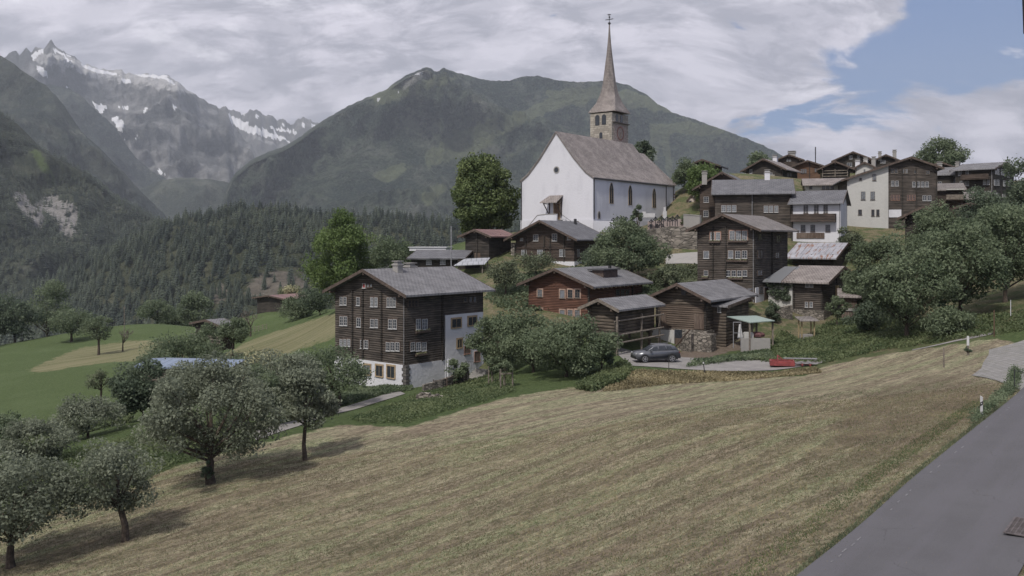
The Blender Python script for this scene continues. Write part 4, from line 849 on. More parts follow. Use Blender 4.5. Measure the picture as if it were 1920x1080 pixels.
# --- hay barn with red roof
h = House('hay_barn', 'tall dark hay barn with red tin roof beside the chalet', 'barn', 918, 139, 33, 872.5, 958, 500, 429.5, 442.8, 'L', .9, .9, LOGS, roof=TINR)
h.joints('A', [895], 0, h.zR-.6); h.patch('A', 890, 474, 901, 486, BOARD, 'hatch', .08); h.joints('A', [917], 0, h.zE); h.joints('B', [938], 0, h.zE)
# --- open shed with tin roof
def canopy(name, label, pts, mat, posts, ground, cat='shed', th=.09, group=None, extra=None):
    """pts: 4 roof corners (px, py, D) in order; posts: indices (s,t) inside the roof, down to ground z"""
    Pw = [at(*p) for p in pts]; c = sum(Pw, Vector())/4; root = empty(name, (c.x, c.y, ground), 0, label, cat, group); o = Vector((c.x, c.y, ground))
    Q = [p-o for p in Pw]; b = MB().quadbox([q-Vector((0, 0, th)) for q in Q], Q)
    uvf = lambda co, n: (co.x, co.y)
    b.build('roof', mat, root, uvfn=uvf)
    for s, t in posts:
        p = (Q[0]*(1-s)+Q[1]*s)*(1-t)+(Q[3]*(1-s)+Q[2]*s)*t; pb = MB(); pb.box(p.x-.08, p.x+.08, p.y-.08, p.y+.08, -1.2, p.z-th*.9); pb.build('post', WGREY, root)
    return root, Q
r_, Q = canopy('open_shed', 'small open shed with pale tin awning in front of the hay barn', [(851, 497.5, 131), (909, 495, 131), (919, 483, 136), (872, 484.5, 136)], TING, [(.9, .1), (.12, .15), (.92, .9)], at(885, 525, 131).z)
MB().box(Q[0].x+.3, Q[1].x-.9, Q[2].y-.5, Q[2].y-.4, -.5, Q[2].z-.15).build('back_wall', LOGS, r_)
# --- long low house left of the barn
h = House('long_house', 'long low dark house with flat-pitched grey roof behind the large timber house', 'house', 868, 137, 12, 771, 872, 505, 468.5, 484.5, 'R', .5, .8, LOGS, roof=SLATE3, maxr=9)
h.wins(2, 'A', [(40, 425, 40, 40, 2), (-60, 430, 40, 34, 2)], glass=GLASSL)
tag(MB().box(-3.2, 3.2, -2, 2, 0, .55).box(-3.4, 3.4, -2.2, 2.2, .55, .65).build('flat_roof_building', PLAST, None, loc=tuple(at(808, 470, 152)), rz=-.2), 'white flat-topped building just showing behind the long low house', 'building')
# --- reddish timber house
h = House('red_timber_house', 'reddish-brown timber house with pale window frames and grey tiled roof', 'house', 1105.8, 105, 36, 991, 1203.5, 610, 503, 537.8, 'L', 1.0, 1.1, LOGR, roof=SLATE)
kw = dict(casing=flat_mat('rose_pale', (.36, .25, .20), .8, .2), frame=WGREY); h.wins(3, 'A', [(202, 267, 36, 56), (420, 272, 38, 58), (472, 272, 38, 58), (203, 403, 36, 56), (420, 415, 38, 56), (472, 415, 38, 56)], **kw)
h.wins(3, 'A', [(363, 274, 36, 58), (363, 415, 36, 56)], glass=flat_mat('shutter_grey', (.16, .17, .19), .7, .15), mun=(1, 1), **kw)
h.wins(3, 'B', [(795, 262, 105, 50, 3)], frame=WTRIM, glass=GLASS); h.joints('A', [1104.5], 0, h.zE); h.joints('B', [1185], 0, h.zE-.1)
h.patch('A', 997, 597, 1100, 612, CONC, 'stone_base', .1)
zt = h.zE-h.m*1.1; b = MB()
for k in range(15): q = -.6+(h.Q+1.2)*k/14; b.prism([(-1.05, zt-.34), (-1.05, zt-.21), (.25, zt+h.m*1.3-.21), (.25, zt+h.m*1.3-.34)], h.fn, q-.07, q+.07)
b.build('rafter_end', WPALE, h.root)
x, y, z = h.loc('A', 1105, 530); q0 = 5.0; pz = h.zR-h.m*(h.W*.5-h.W*.22)
d = MB().box(-h.W*.30, -h.W*.12, q0, q0+3.6, h.zE, h.zR-.35).build('dormer', WTRIM, h.roof)
MB().box(-h.W*.36, -h.W*.09, q0-.3, q0+3.9, h.zR-.35, h.zR-.2).build('dormer_roof', SLATE3, h.roof)
h.chimney(h.W*.3, 9.4, .1, .3, DARKM, False)
# --- granary on posts
h = House('granary', 'small log granary standing on stub posts with rail racks beside the parked car', 'granary', 1156.6, 93, 38, 1105.8, 1227, 648, 560, 581, 'L', 1.0, .85, LOGG, roof=SLATE, drop=-1.0, verge=WGREY)
for x in (-.4, -h.wl+.4):
    for y in (.4, h.wr-.4): MB().lathe([(.16, -1.6), (.14, .72), (.42, .74), (.40, .90), (.15, .92), (.15, 1.02)], 8, x, y).build('staddle_post', WTRIM, h.root)
for z in (h.zof(1157, 601), h.zof(1157, 627), h.zof(1157, 642)):
    MB().bar((.5, -1.3, z), (.95, h.wr+.4, z+.15), .09).build('rail', WGREY, h.root)
for q in (-1.0, h.wr*.5, h.wr): MB().box(.55, .75, q-.08, q+.08, -1.3, h.zof(1157, 592)).build('rack_post', WGREY, h.root)
MB().bar((-h.wl*.35, -1.1, h.zof(1157, 627)), (.6, -1.15, h.zof(1157, 627)), .08).build('rail', WGREY, h.root)
h.joints('A', [1155], 1.02, h.zE)
# --- barn with stone stairs
h = House('log_barn', 'weathered log barn with stone base, double doors and outside steps', 'barn', 1324.6, 99, 37, 1230.8, 1400, 665, 530.8, 563.9, 'L', 1.1, 1.0, LOGG, roof=SLATE)
zs = h.zof(1280, 617); h.patch('A', 1238, 572, 1320, 617, wood_mat('log_brown_grey', (.06, .045, .036), (.15, .115, .09), .24), 'plank_facing', .05)
h.band(zs, STONE, 'stone_base', .16); h.patch('A', 1278, 542, 1287, 553, DARKM, 'loft_opening', .07)
h.patch('A', 1236, 586, 1250, 614, BOARD, 'barn_door', .09); h.patch('A', 1302, 588, 1320, 617, BOARD, 'barn_door', .12)
h.joints('A', [1323, 1232], zs, h.zE)
bs = h.patch('A', 1226, 618, 1267, 668, PLASC, 'masonry_front', .4); h.patch('A', 1290, 624, 1343, 668, STONE, 'masonry_front', 1.3)
d_ = h.patch('A', 1266.5, 618, 1280, 666, GLASS, 'cellar_opening', .2); h.patch('A', 1268, 634, 1280, 668, BOARD, 'cellar_door', .35)
x0 = h.loc('A', 1278, 660)[0]; x1 = h.loc('A', 1309, 622)[0]; b = MB()
for k in range(9): xa = x0+(x1-x0)*k/9; b.box(xa, xa+(x1-x0)/9+.1, -2.0, -1.31, -1.5, .25+(zs-.5)*(k+1)/9)
b.build('stone_steps', STONE, h.root)
MB().bar((x0-.05, -2.05, .6), (x1, -2.05, zs+.25), .09).build('stair_rail', WTRIM, h.root)
EX = House('barn_extension', 'log side wing of the barn with one small white window', 'barn', 1361.5, 99.5, 37, 1326, 1407, 645, 556.5, 573.5, 'R', .4, .5, LOGG, roof=SLATE, maxr=6.5, frac=.99)
EX.wins(3, 'A', [(1493, 383, 26, 42)], mun=(2, 3))
r_, Q = canopy('lean_to', 'open lean-to with pale green sheet roof and posts beside the log barn', [(1407, 604.5, 94), (1453, 601, 97), (1418, 591.5, 101), (1363, 593, 99)], flat_mat('sheet_green', (.27, .33, .30), .5, .12), [(.02, .05), (.3, .25), (.62, .45), (.97, .08), (.95, .9)], at(1400, 641, 95).z)
MB().box(Q[0].x-.9, Q[0].x+2.2, Q[0].y+.3, Q[0].y+.55, -1, .45).build('low_wall', CONC, r_)
MB().box(Q[0].x-.95, Q[0].x-.88, Q[0].y+.33, Q[0].y+.4, -.6, 2.2).box(Q[0].x-1.75, Q[0].x-1.68, Q[0].y+.33, Q[0].y+.4, -.6, 2.2).box(Q[0].x-1.68, Q[0].x-.95, Q[0].y+.33, Q[0].y+.4, 2.12, 2.2).box(Q[0].x-1.68, Q[0].x-.95, Q[0].y+.33, Q[0].y+.4, 1.0, 1.06).build('door_frame', GREYM, r_)
lz = at(1400, 641, 95)
tag(MB().box(-.5, .5, -.3, .3, 0, .55).box(-.42, .42, -.22, .22, .55, .62).build('crate', PLASC, None, .02, loc=tuple(at(1403, 633.5, 95.3))), 'pale box standing on the low wall under the lean-to', 'crate')
tag(MB().quadbox([(-.28, 0, 0), (.3, 0, 0), (.3, .08, 0), (-.28, .08, 0)], [(-.05, .3, 1.45), (.12, .3, 1.5), (.12, .38, 1.5), (-.05, .38, 1.45)]).build('folded_parasol', WHITE, None, loc=tuple(at(1388, 634, 95.6))), 'white folded cloth leaning under the lean-to', 'parasol')
tag(MB().lathe([(.5, 0), (.9, .1), (.95, .35), (.7, .5), (.2, .56)], 10).build('tarp_heap', flat_mat('maroon', (.11, .05, .05), .7, .4), None, loc=tuple(at(1418, 632, 96))), 'maroon covered heap under the lean-to', 'heap')
# --- tall timber house
h = House('tall_timber_house', 'tall narrow four-storey timber house with many small white windows and brown corrugated roof', 'house', 1415.4, 115, 36, 1307.8, 1476.8, 572, 400.4, 430.5, 'L', 1.1, 1.2, LOG, roof=SLATE2)
h.wins(7, 'A', [(265, 228, 92, 62, 2), (452, 222, 150, 72, 3)], casing=ROSE); h.wins(7, 'A', [(192, 378, 44, 62), (390, 375, 42, 62)], glass=GLASSL, mun=(1, 1), casing=WTRIM)
h.wins(7, 'A', [(448, 378, 42, 64), (502, 376, 42, 64), (190, 528, 36, 42), (370, 530, 36, 48), (415, 530, 36, 48), (460, 530, 36, 48), (505, 528, 36, 48)], casing=WTRIM)
h.wins(7, 'B', [(625, 235, 30, 55), (775, 250, 36, 60), (625, 375, 42, 66, 2), (765, 383, 34, 50), (625, 525, 40, 46), (785, 530, 30, 40)], frame=WTRIM)
h.patch('B', 1415.8, 536, 1475, 575, PLAST, 'plaster_wall', .1); h.wins(7, 'B', [(628, 665, 34, 56)], frame=WTRIM, off=.11); h.wins(7, 'B', [(672, 700, 36, 110)], frame=WTRIM, mun=(1, 1), off=.11, name='door', glass=BOARD)
for (cx, cy, ww) in ((262, 275, 90), (447, 270, 160), (442, 428, 170), (183, 565, 50), (430, 572, 120)): h.flowerbox(7, 'A', cx, cy, ww)
h.joints('A', [1414, 1361, 1337], h.zof(1400, 537), h.zE); h.gutter(); h.pipe('A', 1413.2, 0, h.zE-.4); 
h.joints('B', [1447], h.zof(1447, 530, 'B'), h.zE-.2)
canopy('porch_roof', 'small dark roof over the side entrance of the tall timber house', [(1380, 549, 108), (1400, 549, 110), (1411, 541, 113), (1388, 541, 112)], SLATE3, [(.1, .1), (.9, .2)], at(1395, 575, 110).z, 'porch')
# --- barn with rusty tin roof
h = House('rusty_barn', 'dark log barn under a pale tin roof streaked with rust', 'barn', 1563, 131, 38, 1486, 1597, 512, 455, 484, 'R', .8, 1.3, LOGS, roof=TIN)
h.joints('A', [1522, 1562], -1, h.zE); h.gutter(r=.05)
# --- barn with stone base
h = House('stone_based_barn', 'log barn with brown tiled roof standing on a rough stone wall', 'barn', 1542.7, 113, 40, 1487, 1592, 600, 499, 530, 'R', 1.1, 1.0, LOG, roof=SHING)
h.band(h.zof(1542, 582), STONE, 'stone_base', .22)
h.wins(7, 'A', [(1010, 622, 28, 40), (1043, 622, 28, 40), (1004, 782, 26, 44), (1042, 782, 26, 44)], glass=GLASSL, mun=(1, 2), casing=WTRIM); h.joints('A', [1541, 1489], 1.2, h.zE); h.joints('B', [1568], 1.2, h.zE)
h.patch('B', 1566, 535, 1569, 560, WPALE, 'beam', .3)
MB().quadbox([(-h.wl-3.9, -1.0, h.zE-.55), (-h.wl-.75, -1.0, h.zE-.55), (-h.wl-.75, 4.2, h.zE+1.35), (-h.wl-2.9, 4.2, h.zE+1.35)], [(-h.wl-3.9, -1.0, h.zE-.45), (-h.wl-.75, -1.0, h.zE-.45), (-h.wl-.75, 4.2, h.zE+1.45), (-h.wl-2.9, 4.2, h.zE+1.45)]).build('annex_roof', TING, h.root)
MB().box(-h.wl-3.3, -h.wl-.02, -.2, 4, -2, h.zE-.5).build('annex_wall', PLASC, h.root)
rg = np.random.default_rng(5); iv = np.array([[-h.wl-3.2+3*rg.random(), -.3, h.zE-2.6+2.0*rg.random()] for _ in range(26)]); V, Fq, _ = leafcloud(rg, iv, np.full(26, .45), 2600, .2)
io = link('ivy', np_mesh('ivy', V, Fq, LEAVES['dark'], rg.random(2600))); io.location = h.root.location; io.rotation_euler = h.root.rotation_euler; tag(io, 'dark ivy covering the annex beside the stone-based barn', 'ivy')
h2 = House('plank_shed', 'little upright-plank shed with tiled lean roof attached to the right of the barn', 'shed', 1607, 110.5, 20, 1578, 1615, 580, 541, 556, 'R', .5, .5, BOARD, 'plank_wall', roof=SHING, frac=.98, maxr=2.6)
h2.patch('A', 1577, 578, 1608, 583, CONC, 'concrete_base', .12)
# stone terrace wall under it
def wall_run(name, label, pts, mat, thick=.5, cap=None, cat='wall', below=1.5):
    """pts: (px, D, ytop_px) along the wall"""
    w0 = [at(px, yt, D) for px, D, yt in pts]; o = w0[0].copy(); root = empty(name, o, 0, label, cat); b = MB(); cb = MB()
    for a_, b_ in zip(w0[:-1], w0[1:]):
        a1, b1 = a_-o, b_-o; d = Vector((b1.x-a1.x, b1.y-a1.y, 0)).normalized(); nn = Vector((-d.y, d.x, 0))*thick
        za = gz(a_.x, a_.y)-o.z-below; zb2 = gz(b_.x, b_.y)-o.z-below
        lo = [Vector((a1.x, a1.y, za)), Vector((b1.x, b1.y, zb2)), Vector((b1.x, b1.y, zb2))+nn, Vector((a1.x, a1.y, za))+nn]
        hi = [a1, b1, b1+nn, a1+nn]; b.quadbox(lo, hi)
        if cap: up = Vector((0, 0, .12)); e = nn*.15; cb.quadbox([a1-e+up*.02, b1-e+up*.02, b1+nn+e+up*.02, a1+nn+e+up*.02], [a1-e+up, b1-e+up, b1+nn+e+up, a1+nn+e+up])
    b.build('masonry', mat, root)
    if cap: cb.build('coping', cap, root)
    return root
wall_run('stone_wall', 'rough stone garden wall in front of the ivy annex', [(1456, 111, 578), (1486, 111.5, 572)], STONE)
wall_run('retaining_wall', 'high rough stone retaining wall below the cemetery', [(1195, 141, 433), (1259, 140, 424), (1307, 138, 427)], STONE, .6)
wall_run('terrace_wall', 'dark rendered wall block at the end of the cemetery', [(1281.5, 141, 402.5), (1312, 139, 405)], CONC, .5, CONC)
wall_run('cemetery_wall', 'low white plastered wall in front of the church side', [(1113, 149.2, 413.5), (1166, 150.5, 415)], CHURCHW, .3)
wall_run('cemetery_wall', 'reddish mottled cemetery wall carrying wooden crosses', [(1216, 147.0, 415), (1282, 149, 410)], plaster_mat('plaster_mottled', (.40, .33, .31), (.20, .13, .11), .9), .3)
cr = []
xs_ = [(1150, 417, 0), (1158, 414, 0), (1165, 414, 0), (1169, 414, 0), (1174, 415, 0), (1221, 420, 0), (1229, 417, 1), (1236, 421, 0), (1240, 415, 1), (1244, 418, 0), (1251, 415, 0), (1256, 419, 1), (1261, 414, 0), (1266, 418, 0), (1270, 413, 1), (1219, 429, 0), (1232, 430, 1), (1240, 427, 0)]
cx_ = MB().box(-.05, .05, -.04, .04, -.9, .75).box(-.32, .32, -.035, .035, .30, .40).quadbox([(-.42, -.12, .42), (-.34, -.12, .36), (.0, -.12, .80), (0, -.12, .88)], [(-.42, .12, .42), (-.34, .12, .36), (.0, .12, .80), (0, .12, .88)]).quadbox([(.42, -.12, .42), (.34, -.12, .36), (.0, -.12, .80), (0, -.12, .88)], [(.42, .12, .42), (.34, .12, .36), (.0, .12, .80), (0, .12, .88)])
cm1 = cx_.mesh('grave_cross'); cm1.materials.append(DARKM)
for x, y, k in xs_:
    o = link('grave_cross', cm1, None, None, tuple(at(x, y, 146+(x-1150)*.008)), .3); o.scale = (1, 1, .9+.2*k); tag(o, 'dark wooden grave cross with little roof in the cemetery beside the church', 'cross', 'wooden crosses in the cemetery')
# --- village behind
h = House('dark_timber_house', 'wide dark timber house with long grey roof and white windows left of the balcony house', 'house', 1483.5, 145, 14, 1340.8, 1494, 445, 335, 361.5, 'R', .6, 1.0, LOG, roof=SLATE3, maxr=9.5)
h.wins(6, 'A', [(310, 352, 86, 38, 3), (541, 355, 84, 36, 3)], casing=WTRIM); h.pipe('A', 1410.2, 0, h.zE-.4); h.chimney(h.W*.5, 3.6, 1.3, .85, PLAST); h.chimney(h.W*.5, 14.0, 1.3, .85); h.joints('A', [1483, 1412], 0, h.zE); h.gutter(r=.06)
h = House('gable_house', 'dark timber house with steep gable just behind the wide timber house', 'house', 1400, 155, 25, 1312, 1420, 442, 321.6, 352, 'L', .8, 1.2, LOGB, roof=SLATE3, maxr=9)
h.wins(6, 'A', [(187, 303, 26, 32), (185, 380, 26, 34)])
h = House('balcony_house', 'white plastered house with wooden balcony and grey roof', 'house', 1576, 140, 28, 1485, 1588, 452, 356, 379.8, 'R', .5, .8, PLAST, 'plaster_wall', roof=SLATE3)
h.wins(6, 'A', [(730, 356, 27, 46, 2), (787, 356, 27, 46, 2), (838, 356, 25, 46, 2), (715, 460, 25, 38), (768, 460, 25, 38), (850, 460, 25, 38)], frame=WTRIM, glass=GLASSL)
A_ = h.loc('A', *zp(6, 655, 402)); B_ = h.loc('A', *zp(6, 897, 402)); zt_, zb_ = h.zof(*zp(6, 780, 382)), h.zof(*zp(6, 780, 420))
b = MB().box(A_[0], B_[0], -1.3, -.01, zb_-.12, zb_).build('balcony', WTRIM, h.root); g = MB()
g.box(A_[0], B_[0], -1.34, -1.25, zt_-.12, zt_).box(A_[0], B_[0], -1.33, -1.27, zb_+.002, zb_+.12)
n_ = 44
for k in range(n_): x = A_[0]+(B_[0]-A_[0])*(k+.5)/n_; g.box(x-.075, x+.075, -1.32, -1.28, zb_+.12, zt_-.12)
g.box(B_[0]-.04, B_[0], -1.25, -.01, zb_+.002, zt_)
g.build('railing', LOGB, b)
h.patch('A', *zp(6, 680, 484), *zp(6, 832, 515), BOARD, 'plank_panel', .12); h.joints('A', [1485.5], 0, h.zE); h.pipe('A', 1574.5, 0, h.zE-.4); h.gutter(r=.06)
# --- large half-white, half-timber house
h = House('half_timber_house', 'large house whose wide gable is half cream plaster and half dark timber', 'house', 1756.7, 150, 14, 1588, 1768, 430, 293.4, 314.5, 'L', .8, 1.0, LOG, roof=SLATE3, frac=.29, ye2=337, maxr=14)
h.patch('A', 1588.4, 338, 1665.5, 435, PLASC, 'plaster_wall', .12)
pxa = h.loc('A', 1588.2, 338); pxb = h.loc('A', 1665.5, 338); zz = lambda x: (h.zR-h.th_ if 0 else 0)
# the plaster continues up to the sloping roof line
za = h.zof(1627, 338); xr = -h.W*.29; ms2 = (h.zR-h.zE2)/(h.W-h.W*.29)
tri = [(pxa[0], za+.003), (pxb[0], za+.003), (pxb[0], h.zR-ms2*(xr-pxb[0])-.28), (pxa[0], max(za+.05, h.zR-ms2*(xr-pxa[0])-.28))]
MB().prism(tri, lambda p, q, z: (p, q, z), -.12, .05).build('plaster_wall', PLASC, h.root)
h.wins(6, 'A', [(1103, 182, 20, 34), (1042, 282, 24, 44), (1094, 282, 24, 44), (1025, 372, 20, 28), (1095, 375, 18, 34), (1122, 375, 16, 34), (1028, 192, 9, 14)], frame=WTRIM, off=.125, mun=(2, 1))
h.wins(6, 'A', [(1212, 148, 40, 25, 2), (1270, 148, 38, 25, 2), (1330, 152, 20, 20), (1395, 155, 20, 20)], frame=WGREY); h.wins(6, 'A', [(1215, 215, 46, 28, 2), (1355, 220, 95, 28, 4), (1390, 295, 52, 28, 2)]); h.wins(6, 'A', [(1218, 292, 52, 30, 3), (1305, 292, 48, 30, 3)], frame=ROSE)
h.patch('A', *zp(6, 1182, 358), *zp(6, 1250, 400), PLAST, 'plaster_panel', .14); h.joints('A', [1692, 1718, 1756], h.zof(1700, 392), h.zE)
for k in (0.62, .86): pass
# --- balcony house at the right end
h = House('corner_house', 'dark timber house with white windows at the far right end of the village', 'house', 1861.6, 170, 45, 1791, 1901, 402, 303, 315, 'R', .7, .9, LOGS, roof=SLATE)
h.wins(6, 'B', [(1773, 150, 24, 32), (1805, 155, 24, 32), (1833, 170, 10, 28), (1770, 210, 32, 30, 2), (1812, 215, 12, 30), (1845, 218, 20, 28), (1768, 278, 26, 24, 2), (1810, 285, 18, 22)])
h.wins(6, 'A', [(1570, 160, 18, 26), (1610, 155, 16, 26), (1595, 215, 52, 26, 3), (1715, 208, 40, 28, 2)])
A_ = h.loc('A', *zp(6, 1585, 180)); B_ = h.loc('A', *zp(6, 1738, 180)); z1_, z0_ = h.zof(*zp(6, 1660, 166)), h.zof(*zp(6, 1660, 192))
bl = MB().box(A_[0], B_[0], -1.2, -.01, z0_-.1, z0_).build('balcony', WTRIM, h.root); MB().box(A_[0], B_[0], -1.24, -1.16, z0_+.05, z1_).build('railing', LOGB, bl)
h.pipe('A', 1860, -1, h.zE-.3); h.chimney(h.W*.5, 8.5, .35, .7)
h = House('small_roofed_barn', 'low barn with weathered lit roof below the corner house', 'barn', 1852, 160, 24, 1806, 1860, 392, 357.8, 372, 'R', .7, .7, LOGS, roof=SLATE2, maxr=7)
h = House('porch_house', 'small dark house with pale balcony between the half-plastered house and the corner house', 'house', 1806, 157, 20, 1757, 1811, 402, 343, 355, 'R', .5, .6, LOGB, roof=SLATE2, maxr=8)
A_ = h.loc('A', *zp(6, 1492, 290)); B_ = h.loc('A', *zp(6, 1588, 290)); z1_, z0_ = h.zof(*zp(6, 1540, 277)), h.zof(*zp(6, 1540, 304))
bl = MB().box(A_[0], B_[0], -1.0, -.01, z0_-.1, z0_).build('balcony', WTRIM, h.root); MB().box(A_[0], B_[0], -1.04, -.97, z0_+.03, z1_).build('railing', WGREY, bl)
MB().box(A_[0], B_[0], -1.15, -.02, h.zof(*zp(6, 1540, 252)), h.zof(*zp(6, 1540, 246))).build('awning', PLASC, h.root)
h = House('narrow_house', 'narrow dark house squeezed in behind the brown gable with a lit grey roof', 'house', 1788, 176, 26, 1750, 1796, 380, 313, 326.5, 'R', .6, .7, LOGS, roof=SLATE, maxr=8); h.chimney(h.W*.5, 2.5, .9, .9)
h.wins(6, 'A', [(1460, 215, 20, 20)])
h = House('back_barn', 'dark barn gable peeping over the narrow house', 'barn', 1786, 195, 30, 1741, 1800, 380, 302.5, 313.5, 'L', .8, .9, LOGS, roof=SLATE3, maxr=10)
h = House('upper_barn', 'small brown barn with gable roof at the left end of the upper village', 'barn', 1342, 190, 24, 1293.5, 1357, 345, 298, 310, 'L', .8, 1.2, LOGB, roof=SLATE3, group=G_U, maxr=7); h.joints('A', [1312], 0, h.zE)
h = House('upper_house', 'dark house with long lit roof and white chimney on the upper row', 'house', 1468, 187, 34, 1399, 1495, 350, 296.8, 317, 'L', .9, 1.0, LOGS, roof=SHING, group=G_U)
h.wins(6, 'A', [(430, 150, 14, 22), (525, 168, 50, 24, 3)]); h.wins(6, 'B', [(640, 168, 30, 20, 2)], frame=WTRIM); h.chimney(h.W*.5, 7.5, 1.1, .9, PLAST); h.patch('A', *zp(6, 385, 170), *zp(6, 560, 190), CONC, 'plaster_base', .1)
h = House('upper_house', 'dark brown house with broad flat chimney behind the long lit roof', 'house', 1501, 216, 22, 1458, 1515, 340, 289, 299.5, 'L', .8, 1.0, LOGB, roof=SLATE3, group=G_U, maxr=8); h.wins(6, 'A', [(630, 88, 9, 12), (644, 88, 9, 12)]); h.chimney(h.W*.42, 3, .8, 1.6, CONC)
h = House('upper_house', 'orange-brown timber house with shallow gable in the upper row', 'house', 1538, 201, 18, 1490, 1552, 345, 300, 310.5, 'L', .8, .9, LOGK, roof=SLATE2, group=G_U, maxr=8); h.wins(6, 'A', [(718, 148, 34, 24, 3), (790, 142, 28, 22, 2)], frame=WTRIM); h.joints('A', [1518], 0, h.zR-.5)
MB().bar((-1, 2, h.zE), (-1, 2, h.zR+3.2), .13).build('flue_pipe', DARKM, h.root)
h = House('upper_granary', 'dark granary with pale horizontal rails across its front', 'granary', 1592, 186, 22, 1541, 1603, 350, 301.6, 316, 'L', 1.2, 1.1, LOGS, roof=SLATE3, group=G_U, maxr=8)
for yz in (146, 160, 176): MB().box(h.loc('A', *zp(6, 822, yz))[0], h.loc('A', *zp(6, 960, yz))[0], -.7, -.6, h.zof(*zp(6, 890, yz+2)), h.zof(*zp(6, 890, yz-2))).build('rail', WGREY, h.root)
for xz in (822, 890, 958): MB().box(h.loc('A', *zp(6, xz, 160))[0]-.1, h.loc('A', *zp(6, xz, 160))[0]+.1, -.6, -.02, h.zof(*zp(6, 890, 182)), h.zof(*zp(6, 890, 138))).build('rack_post', WGREY, h.root)
h = House('upper_house', 'highest dark gable of the upper row with two square white windows', 'house', 1632, 206, 20, 1567, 1645, 345, 283.7, 299.5, 'L', .8, 1.0, LOGS, roof=SLATE3, group=G_U, maxr=10); h.wins(6, 'A', [(975, 72, 18, 22), (1017, 72, 16, 20), (968, 113, 28, 20)]); 
h = House('upper_house', 'dark gable between the highest gable and the half-plastered house', 'house', 1681, 202, 22, 1641, 1695, 345, 289, 300.5, 'L', .8, .9, LOGS, roof=SLATE3, group=G_U, maxr=9); h.wins(6, 'A', [(1150, 96, 32, 16, 2)]); h.chimney(h.W*.78, .3, .5, .7, CONC); h.chimney(.4, 1.0, .8, .8)
h = House('small_white_house', 'little whitewashed house with tall white chimneys between upper gables', 'house', 1640, 186, 30, 1604, 1650, 355, 303, 314.5, 'L', .5, .6, PLASC, 'plaster_wall', roof=SHING, group=G_U, maxr=6); h.chimney(h.W*.5, 1.0, .7, .8, PLASC); h.chimney(.6, 3.0, 1.0, .8, CONC); h.chimney(h.W*.9, .6, .4, .9, PLAST)
h.wins(6, 'A', [(1050, 145, 12, 16)])
h = House('stone_roofed_house', 'low white house with broad stone-slab roof below the granary', 'house', 1583, 166, 16, 1511, 1590, 372, 333.5, 345, 'R', .6, .8, PLASC, 'plaster_wall', roof=SHING, maxr=8); h.wins(6, 'A', [(757, 238, 16, 14), (850, 236, 70, 22, 3)], frame=WTRIM)
h = House('hidden_barn', 'dark barn roof half hidden among the right-hand trees', 'barn', 1766, 122, 26, 1697, 1790, 445, 386, 408, 'L', 1.1, 1.0, LOGS, roof=SLATE3, maxr=7)
h = House('roof_barn', 'dark barn behind the right-hand trees with a shallow roof', 'barn', 1838, 128, 28, 1800, 1862, 430, 379, 388, 'L', .8, .8, LOGS, roof=SLATE3, maxr=7)
h = House('wayside_chapel', 'tiny cream chapel-like house front beside the church choir', 'building', 1304, 170, 20, 1289, 1309, 394, 365, 376, 'L', .15, .2, plaster_mat('plaster_rose', (.48, .42, .38), (.33, .28, .25)), 'plaster_wall', roof=SHING, maxr=4); h.wins(6, 'A', [(100, 322, 14, 26)], frame=WTRIM)
# --- far left barns
h = House('slope_barn', 'dark barn with faded red roof at the top of the mown slope', 'barn', 536, 208, 34, 482, 560, 592, 553.5, 561, 'L', .9, .9, LOGS, roof=TINR, maxr=9)
h = House('log_hut', 'open-sided log hut on the mown slope half hidden by trees', 'barn', 417, 142, 40, 366, 430, 645, 599, 612, 'L', .6, .8, LOGS, roof=SLATE, drop=1, maxr=2.2)
for yz in (632, 638, 644): MB().bar((.3, -.5, h.zof(417, yz)), (-h.wl, -.55, h.zof(417, yz)), .12).build('log_rail', WGREY, h.root)
h = House('low_shed', 'long low shed with pale blue sheet roof behind the big apple tree', 'shed', 430, 90, 8, 262, 445, 720, 675.5, 690, 'R', .4, .5, LOGG, roof=TINB, maxr=5.5)

# ------------------------------------------------------------------ church
def pointed(w, hh, n=8):
    pts = [(-w/2, 0), (w/2, 0), (w/2, hh-w*.9)]
    for k in range(1, n): t = k/n; pts.append((w/2*(1-t)**.75 if t < 1 else 0, hh-w*.9+w*.9*math.sin(t*math.pi/2)))
    pts.append((0, hh)); pts += [(-x, z) for x, z in reversed(pts[2:-1])]
    return pts
def rounded(w, hh, n=8): return [(-w/2, 0), (w/2, 0)]+[(w/2*math.cos(t), hh-w/2+w/2*math.sin(t)) for t in np.linspace(0, math.pi, n)]
class Church(House):
    def arch(s, wall, px, ytop, ybot, w, shape=pointed, frame=BEIGE, glass=GLASS, name='window', fw=.16, off=0.0, mull=True):
        x, y, z0 = s.loc(wall, px, ybot); z1 = s.loc(wall, px, ytop)[2]; hh = z1-z0; rz = 0 if wall == 'A' else R(90); lc = s.place(wall, x, y, z0, off)
        o = MB().prism(shape(w+2*fw, hh+fw), lambda p, q, z: (p, q, z-fw*.5), -.05, -.003).build(name, frame, s.root, loc=lc, rz=rz)
        MB().prism(shape(w, hh-fw*.2), lambda p, q, z: (p, q, z), -.065, -.052).build('pane', glass, o)
        if mull: MB().box(-.04, .04, -.085, -.066, .05, hh-w*.5).build('mullion', frame, o)
        return o
ch = Church.__new__(Church); a = R(38); nx, D = 1112, 150.0; ch.a = a; ch.P0 = ((nx-CX)/F*D, D); sl = (978-CX)/F; sr = (1250-CX)/F
ch.wl = (sl*D-ch.P0[0])/(-math.cos(a)-sl*math.sin(a)); ch.wr = (sr*D-ch.P0[0])/(math.sin(a)-sr*math.cos(a))
ch.z0 = (HY-436)/F*D; ch.root = empty('church', (*ch.P0, ch.z0), -a, 'white village church with steep shingle roof and slender stone bell tower', 'church')
W, Q = ch.wl, ch.wr; fnL = lambda p, q, z: (-p, q, z); ch.fn = fnL
